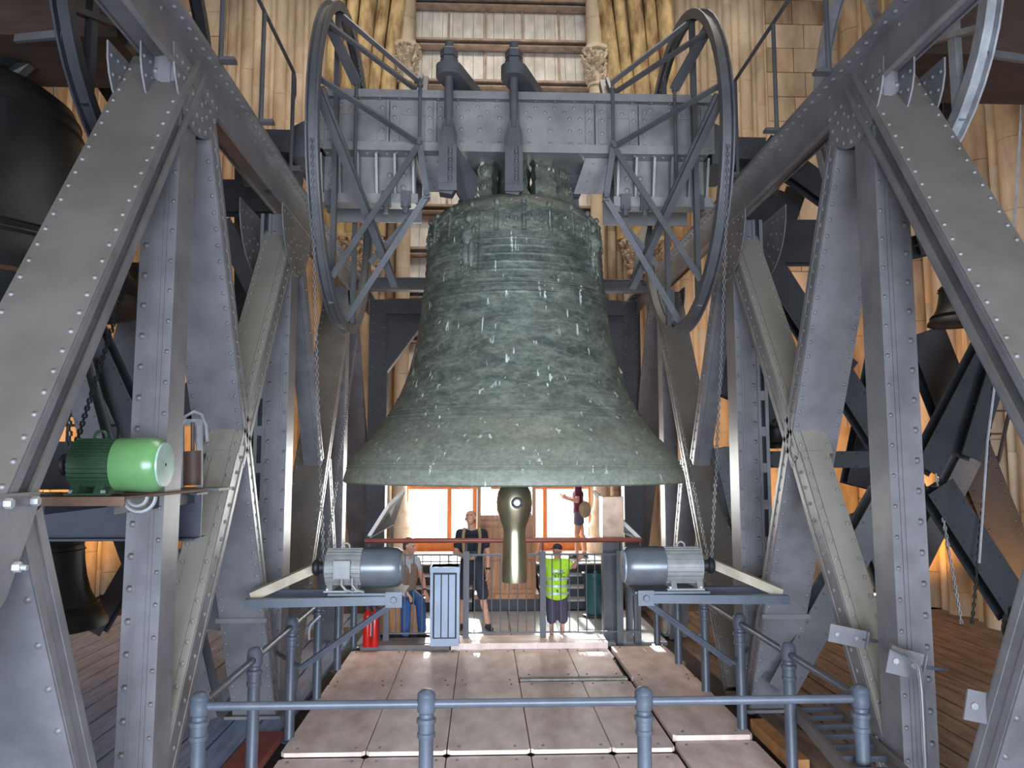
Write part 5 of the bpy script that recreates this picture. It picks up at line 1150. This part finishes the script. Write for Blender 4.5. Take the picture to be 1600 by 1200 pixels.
def shoe(T, an, fd, k, m, sole=WHITE, sandal=False):
    fd = V(fd).normalized(); rt = fd.cross(V((0,0,1)))
    mb = MB(); mb.cap(an - V((0,0,0.05*k)) - fd*0.035*k, an - V((0,0,0.055*k)) + fd*0.13*k, 0.045*k, 0.038*k)
    if not sandal: mb.cap(an - V((0,0,0.01)), an - V((0,0,0.05*k)), 0.042*k, 0.045*k)
    o = remeshed('shoe', mb, m, T, 0.009, 4)
    q = MB(); z0 = an.z - 0.095*k; pts = []
    for i in range(16):
        a = 2*PI*i/16; pts.append(V((an.x, an.y, z0)) + fd*(0.045*k + 0.135*k*math.cos(a)) + rt*0.048*k*math.sin(a)*(1.0 + 0.15*math.cos(a)))
    q.prism(pts, (0,0,0.022*k)); obj('sole', q, sole, o)
def short_hair(T, P, M3, k, m, full=True):
    q = MB(); q.ell(P(0,-0.018,0.045), 0.081*k, 0.094*k, 0.086*k, M3, 18, 12)
    if full: q.ell(P(0,-0.05,-0.01), 0.072*k, 0.055*k, 0.07*k, M3, 14, 10)
    return remeshed('hair', q, m, T, 0.009, 3)
D = lambda x, y, z: V((x, y, z))
# ---- man standing, looking up at the bell
c0 = D((738-754)*11.75/1200 - 0.335, 11.75, 0); k = 1.0
o_ = lambda x, y, z: c0 + V((x, y, z))
J = dict(pelvis=o_(0.0,0,0.93), chest=o_(0.0,0.03,1.28), neck=o_(0.0,0.02,1.475), head=o_(-0.02,0.015,1.645), shL=o_(-0.175,0.02,1.42), shR=o_(0.175,0.02,1.42),
         elL=o_(-0.24,0.0,1.14), wrL=o_(-0.075,-0.17,1.08), elR=o_(0.24,0.03,1.14), wrR=o_(0.245,-0.05,0.88), hipL=o_(-0.09,0,0.9), hipR=o_(0.09,0,0.9),
         knL=o_(-0.13,-0.03,0.5), knR=o_(0.17,-0.05,0.5), anL=o_(-0.15,0.02,0.095), anR=o_(0.25,-0.02,0.095))
T, P, M3 = figure('person', 'standing man in dark shirt and shorts with tan straps, looking up at the bell', J, k, ((-0.25,-0.75,0.62), (0.02,0.55,0.8)),
    dict(L=((0.9,-0.3,0.1), (0.2,0.9,0.1), (0,0,1), 0.9), R=((0.0,-0.1,-1), (-1,0,0), (0,-1,0), 0.5)), dict(L=(-0.25,-1,0), R=(0.35,-1,0)), (c0.x, c0.y, 0))
NAVY = mat('dark_navy_cloth', (36, 38, 52), 0.8, 0, 0.06, 12, 0.1, 60); TAN = mat('tan_strap', (166, 142, 102), 0.7, 0, 0.06, 10)
tube_cloth(T, 'shirt', torso_segs(J, k, 0.012) + [(J['shL'], J['shL'].lerp(J['elL'], 0.62), 0.066, 0.062), (J['shR'], J['shR'].lerp(J['elR'], 0.62), 0.066, 0.062)], NAVY)
tube_cloth(T, 'shorts', [(J['pelvis']+V((-.07,0,.03)), J['pelvis']+V((-.08,0,-.06)), 0.112, 0.112), (J['pelvis']+V((.07,0,.03)), J['pelvis']+V((.08,0,-.06)), 0.112, 0.112), (J['hipL'], J['knL']+V((0,0,0.03)), 0.105, 0.088), (J['hipR'], J['knR']+V((0,0,0.03)), 0.105, 0.088)], mat('dark_grey_shorts', (44, 47, 58), 0.8, 0, 0.06, 12))
q = MB()
for e in (-1, 1): q.tube([o_(e*0.1, 0.10, 1.47), o_(e*0.11, -0.02, 1.49), o_(e*0.125, -0.095, 1.40), o_(e*0.12, -0.115, 1.25), o_(e*0.11, -0.1, 1.12)], 0.026, 8)
obj('backpack_straps', q, TAN, T)
q = MB(); q.obox(o_(0.0,0.19,1.26), (0.15,0,0), (0,0.08,0), (0,0,0.21)); b_ = obj('backpack', q, TAN, T)
q = MB(); q.obox(o_(0.0,-0.16,1.14), (0.065,0,0), (0,0.03,0), (0,0,0.04)); q.lathe([(0.001,0),(0.032,0),(0.034,0.06),(0.001,0.06)], o_(0.0,-0.19,1.14), (0,-1,0), 14); q.tube([o_(-0.06,-0.14,1.17), o_(-0.07,-0.1,1.4)], 0.008, 5); q.tube([o_(0.06,-0.14,1.17), o_(0.07,-0.1,1.4)], 0.008, 5); obj('camera', q, BLACK, T)
q = MB(); q.lathe([(0.031,-0.015),(0.034,-0.012),(0.034,0.012),(0.031,0.015)], J['wrR']+V((0,0,0.03)), (0,0,1), 12); obj('wristwatch', q, BLACK, T)
short_hair(T, P, M3, 1.0, mat('cropped_hair', (112, 84, 72), 0.8))
for s_, fd in (('L', (-0.25,-1,0)), ('R', (0.35,-1,0))): shoe(T, J['an'+s_], fd, 1.0, mat('dark_sneaker', (48, 50, 60), 0.7), mat('shoe_sole', (150, 150, 150), 0.7))
# ---- seated man
c0 = D((640-754)*11.4/1200 - 0.335, 11.45, 0); o_ = lambda x, y, z: c0 + V((x, y, z))
J = dict(pelvis=o_(-0.05,0.0,0.60), chest=o_(-0.01,-0.06,0.93), neck=o_(0.0,-0.06,1.12), head=o_(0.03,-0.07,1.275), shL=o_(-0.13,-0.14,1.06), shR=o_(0.12,0.03,1.06),
         elL=o_(-0.13,-0.3,0.86), wrL=o_(0.03,-0.44,0.67), elR=o_(0.22,-0.1,0.83), wrR=o_(0.28,-0.30,0.66), hipL=o_(-0.11,-0.06,0.57), hipR=o_(0.05,0.0,0.57),
         knL=o_(0.02,-0.42,0.53), knR=o_(0.22,-0.32,0.53), anL=o_(0.02,-0.40,0.095), anR=o_(0.24,-0.24,0.095))
T, P, M3 = figure('person', 'seated man in blue jeans and sleeveless tan vest, hands on his knees', J, 0.97, ((0.9,-0.35,-0.05), (0,0,1)),
    dict(L=((0.6,-0.35,-0.5), (-0.3,-0.1,-1), (0.5,0.8,0), 0.7), R=((0.35,-0.5,-0.6), (-0.3,0.2,-1), (-0.6,-0.4,0), 0.7)), dict(L=(0.2,-1,0), R=(0.85,-0.6,0)), (c0.x, c0.y, 0))
JEAN = mat('blue_jeans', (48, 84, 138), 0.8, 0, 0.12, 14, 0.15, 60)
tube_cloth(T, 'jeans', [(J['pelvis']+V((-.07,-.03,-.0)), J['pelvis']+V((.06,.03,-.0)), 0.115, 0.115), (J['hipL'], J['knL'], 0.10, 0.076), (J['hipR'], J['knR'], 0.10, 0.076), (J['knL'], J['anL']+V((0,0,.03)), 0.074, 0.062), (J['knR'], J['anR']+V((0,0,.03)), 0.074, 0.062)], JEAN)
tube_cloth(T, 'shirt', torso_segs(J, 0.97, 0.010) + [(J['shL'], J['shL'].lerp(J['elL'], 0.5), 0.062, 0.058), (J['shR'], J['shR'].lerp(J['elR'], 0.5), 0.062, 0.058)], mat('pale_shirt', (176, 180, 184), 0.85, 0, 0.05, 12))
tube_cloth(T, 'vest', [(a + V((0.015,-0.02,0)), b2 + V((0.015,-0.02,0)), ra*1.02, rb*1.02) for a, b2, ra, rb in torso_segs(J, 0.97, 0.008)[:4]], mat('tan_vest', (140, 112, 86), 0.85, 0, 0.06, 12))
q = MB(); q.lathe([(0.029,-0.015),(0.033,-0.01),(0.033,0.01),(0.029,0.015)], J['wrR'].lerp(J['elR'], 0.12), J['elR']-J['wrR'], 12); obj('wristwatch', q, BLACK, T)
short_hair(T, P, M3, 0.97, mat('short_brown_hair', (92, 70, 60), 0.8))
for s_, fd in (('L', (0.2,-1,0)), ('R', (0.85,-0.6,0))): shoe(T, J['an'+s_], fd, 1.0, mat('dark_shoe', (40, 38, 40), 0.6), BLACK)
# ---- boy with raised arms behind the balustrade
c0 = D((868-754)*11.1/1200 - 0.335, 11.05, 0); k = 0.80; o_ = lambda x, y, z: c0 + V((x, y, z))
J = dict(pelvis=o_(0,0,0.69), chest=o_(0,0,0.96), neck=o_(0,0,1.10), head=o_(0.01,0.0,1.235), shL=o_(-0.135,0,1.06), shR=o_(0.135,0,1.06),
         elL=o_(-0.28,-0.1,1.13), wrL=o_(-0.27,-0.25,1.35), elR=o_(0.24,-0.10,1.03), wrR=o_(0.29,-0.26,1.18), hipL=o_(-0.07,0,0.67), hipR=o_(0.07,0,0.67),
         knL=o_(-0.075,-0.01,0.38), knR=o_(0.085,-0.01,0.38), anL=o_(-0.07,0.02,0.076), anR=o_(0.075,0.02,0.076))
T, P, M3 = figure('person', 'boy in a yellow-green reflective vest and dark cap gripping the handrail', J, k, ((-0.45,-0.9,0.1), (0,0,1)),
    dict(L=((0.1,-0.3,0.95), (0.1,-0.9,-0.3), (1,0,0), 1.1), R=((0.2,-0.5,0.3), (0,-0.6,-0.9), (-1,0,0), 1.1)), dict(L=(-0.3,-1,0), R=(0.25,-1,0)), (c0.x, c0.y, 0))
HV = mat('yellow_green_cloth', (186, 232, 54), 0.75, 0, 0.04, 12); 
tube_cloth(T, 'vest', torso_segs(J, k, 0.024, 0.22) + [(J['shL'], J['shL'].lerp(J['elL'], 0.35), 0.072, 0.072), (J['shR'], J['shR'].lerp(J['elR'], 0.35), 0.072, 0.072)], HV)
q = MB(); 
for zz in (0.66, 0.76, 0.86, 0.97):
    pts = []
    n_ = 22
    for i in range(n_ + 1):
        a = -PI/2 - 1.35 + 2.7*i/n_; pts.append((a, zz))
    rx, ry = (0.176, 0.112) if zz < 0.9 else (0.182, 0.112)
    ring0 = [o_(rx*math.cos(a)*1.0, ry*math.sin(a), z_) for a, z_ in pts]
    vs = [p_ - V((0,0,0.016)) for p_ in ring0] + [p_ + V((0,0,0.016)) for p_ in ring0]
    q.add(vs, [(i, i+1, n_+2+i, n_+1+i) for i in range(n_)])
obj('reflective_bands', q, mat('reflective_band', (186, 200, 196), 0.35, 0.2), T)
cu = bpy.data.curves.new('lettering', 'FONT'); cu.body = 'NYC'; cu.size = 0.095; cu.align_x = 'CENTER'; cu.align_y = 'CENTER'; cu.extrude = 0.001; cu.resolution_u = 2
tmp = bpy.data.objects.new('lettering', cu); COL.objects.link(tmp); bpy.context.view_layer.update()
me = bpy.data.meshes.new_from_object(tmp.evaluated_get(bpy.context.evaluated_depsgraph_get())); bpy.data.objects.remove(tmp)
me.materials.clear(); me.materials.append(BLACK); lt = bpy.data.objects.new('lettering', me); COL.objects.link(lt); lt.parent = T; lt.location = (0.012, -0.135, 0.915); lt.rotation_euler = (PI/2, 0, 0)
tube_cloth(T, 'trousers', [(J['pelvis']+V((-.045,0,.0)), J['pelvis']+V((.045,0,.0)), 0.09, 0.09), (J['hipL'], J['knL']+V((0,0,-0.08)), 0.084, 0.074), (J['hipR'], J['knR']+V((0,0,-0.08)), 0.084, 0.074)], mat('grey_purple_trousers', (74, 68, 84), 0.85, 0, 0.06, 12))
q = MB(); q.ell(P(0,-0.012,0.055), 0.086*k, 0.102*k, 0.078*k, M3, 18, 12); cp = remeshed('cap', q, mat('dark_grey_cap', (52, 50, 52), 0.8), T, 0.008, 2)
q = MB(); q.ell(P(0.0,0.125,0.045), 0.075*k, 0.085*k, 0.012*k, M3, 16, 6); obj('peak', q, mat('dark_grey_cap', (52, 50, 52), 0.8), cp)
for s_, fd in (('L', (-0.3,-1,0)), ('R', (0.25,-1,0))): shoe(T, J['an'+s_], fd, k, mat('brown_sandal', (70, 48, 40), 0.7), BLACK, True)
# ---- woman on the landing with a tan shoulder bag
c0 = D((901-754)*14.75/1200 - 0.335, 14.75, 0.68); k = 0.95; o_ = lambda x, y, z: c0 + V((x, y, z))
J = dict(pelvis=o_(0.03,0,0.88), chest=o_(0.02,0,1.2), neck=o_(0.0,0,1.38), head=o_(-0.03,0,1.54), shL=o_(0.0,-0.16,1.33), shR=o_(0.03,0.16,1.33),
         elL=o_(-0.02,-0.22,1.08), wrL=o_(-0.20,-0.16,1.12), elR=o_(0.0,0.22,1.08), wrR=o_(-0.2,0.14,1.14), hipL=o_(0.03,-0.08,0.85), hipR=o_(0.03,0.08,0.85),
         knL=o_(-0.02,-0.09,0.47), knR=o_(0.09,0.08,0.47), anL=o_(-0.02,-0.09,0.09), anR=o_(0.14,0.08,0.09))
T, P, M3 = figure('person', 'woman in a maroon top and grey shorts with tan bag standing on the landing', J, k, ((-1,-0.15,0.05), (0,0,1)),
    dict(L=((-0.9,0,0.3), (0,0.5,0.6), (0,0,1), 0.9), R=((-0.9,0,0.3), (0,-0.5,0.6), (0,0,1), 0.9)), dict(L=(-1,-0.1,0), R=(-1,0.1,0)), tuple(c0))
tube_cloth(T, 'top', torso_segs(J, k, 0.012) + [(J['shL'], J['shL'].lerp(J['elL'], 0.5), 0.062, 0.06), (J['shR'], J['shR'].lerp(J['elR'], 0.5), 0.062, 0.06)], mat('maroon_cloth', (96, 30, 56), 0.8, 0, 0.06, 12))
tube_cloth(T, 'shorts', [(J['pelvis']+V((0,-.06,.0)), J['pelvis']+V((0,.06,.0)), 0.112, 0.112), (J['hipL'], J['hipL'].lerp(J['knL'], 0.45), 0.098, 0.09), (J['hipR'], J['hipR'].lerp(J['knR'], 0.45), 0.098, 0.09)], mat('grey_shorts', (92, 90, 104), 0.8, 0, 0.06, 12))
q = MB(); q.ell(o_(0.13,-0.15,0.92), 0.12, 0.07, 0.16, None, 14, 10); bg_ = obj('shoulder_bag', q, mat('tan_bag', (168, 148, 116), 0.8), T)
q = MB(); q.tube([o_(0.1,-0.17,1.05), o_(0.06,-0.1,1.4), o_(0.0,0.06,1.42)], 0.012, 6); obj('strap', q, mat('tan_bag', (168, 148, 116), 0.8), bg_)
short_hair(T, P, M3, k, mat('dark_brown_hair', (58, 40, 36), 0.7)); q = MB(); q.ell(P(0,-0.1,0.03), 0.04, 0.04, 0.06, M3, 10, 8); obj('hair_bun', q, mat('dark_brown_hair', (58, 40, 36)), T)
for s_ in 'LR': shoe(T, J['an'+s_], (-1,0,0), k, mat('dark_sneaker', (48,50,60)), mat('shoe_sole', (150,150,150)))
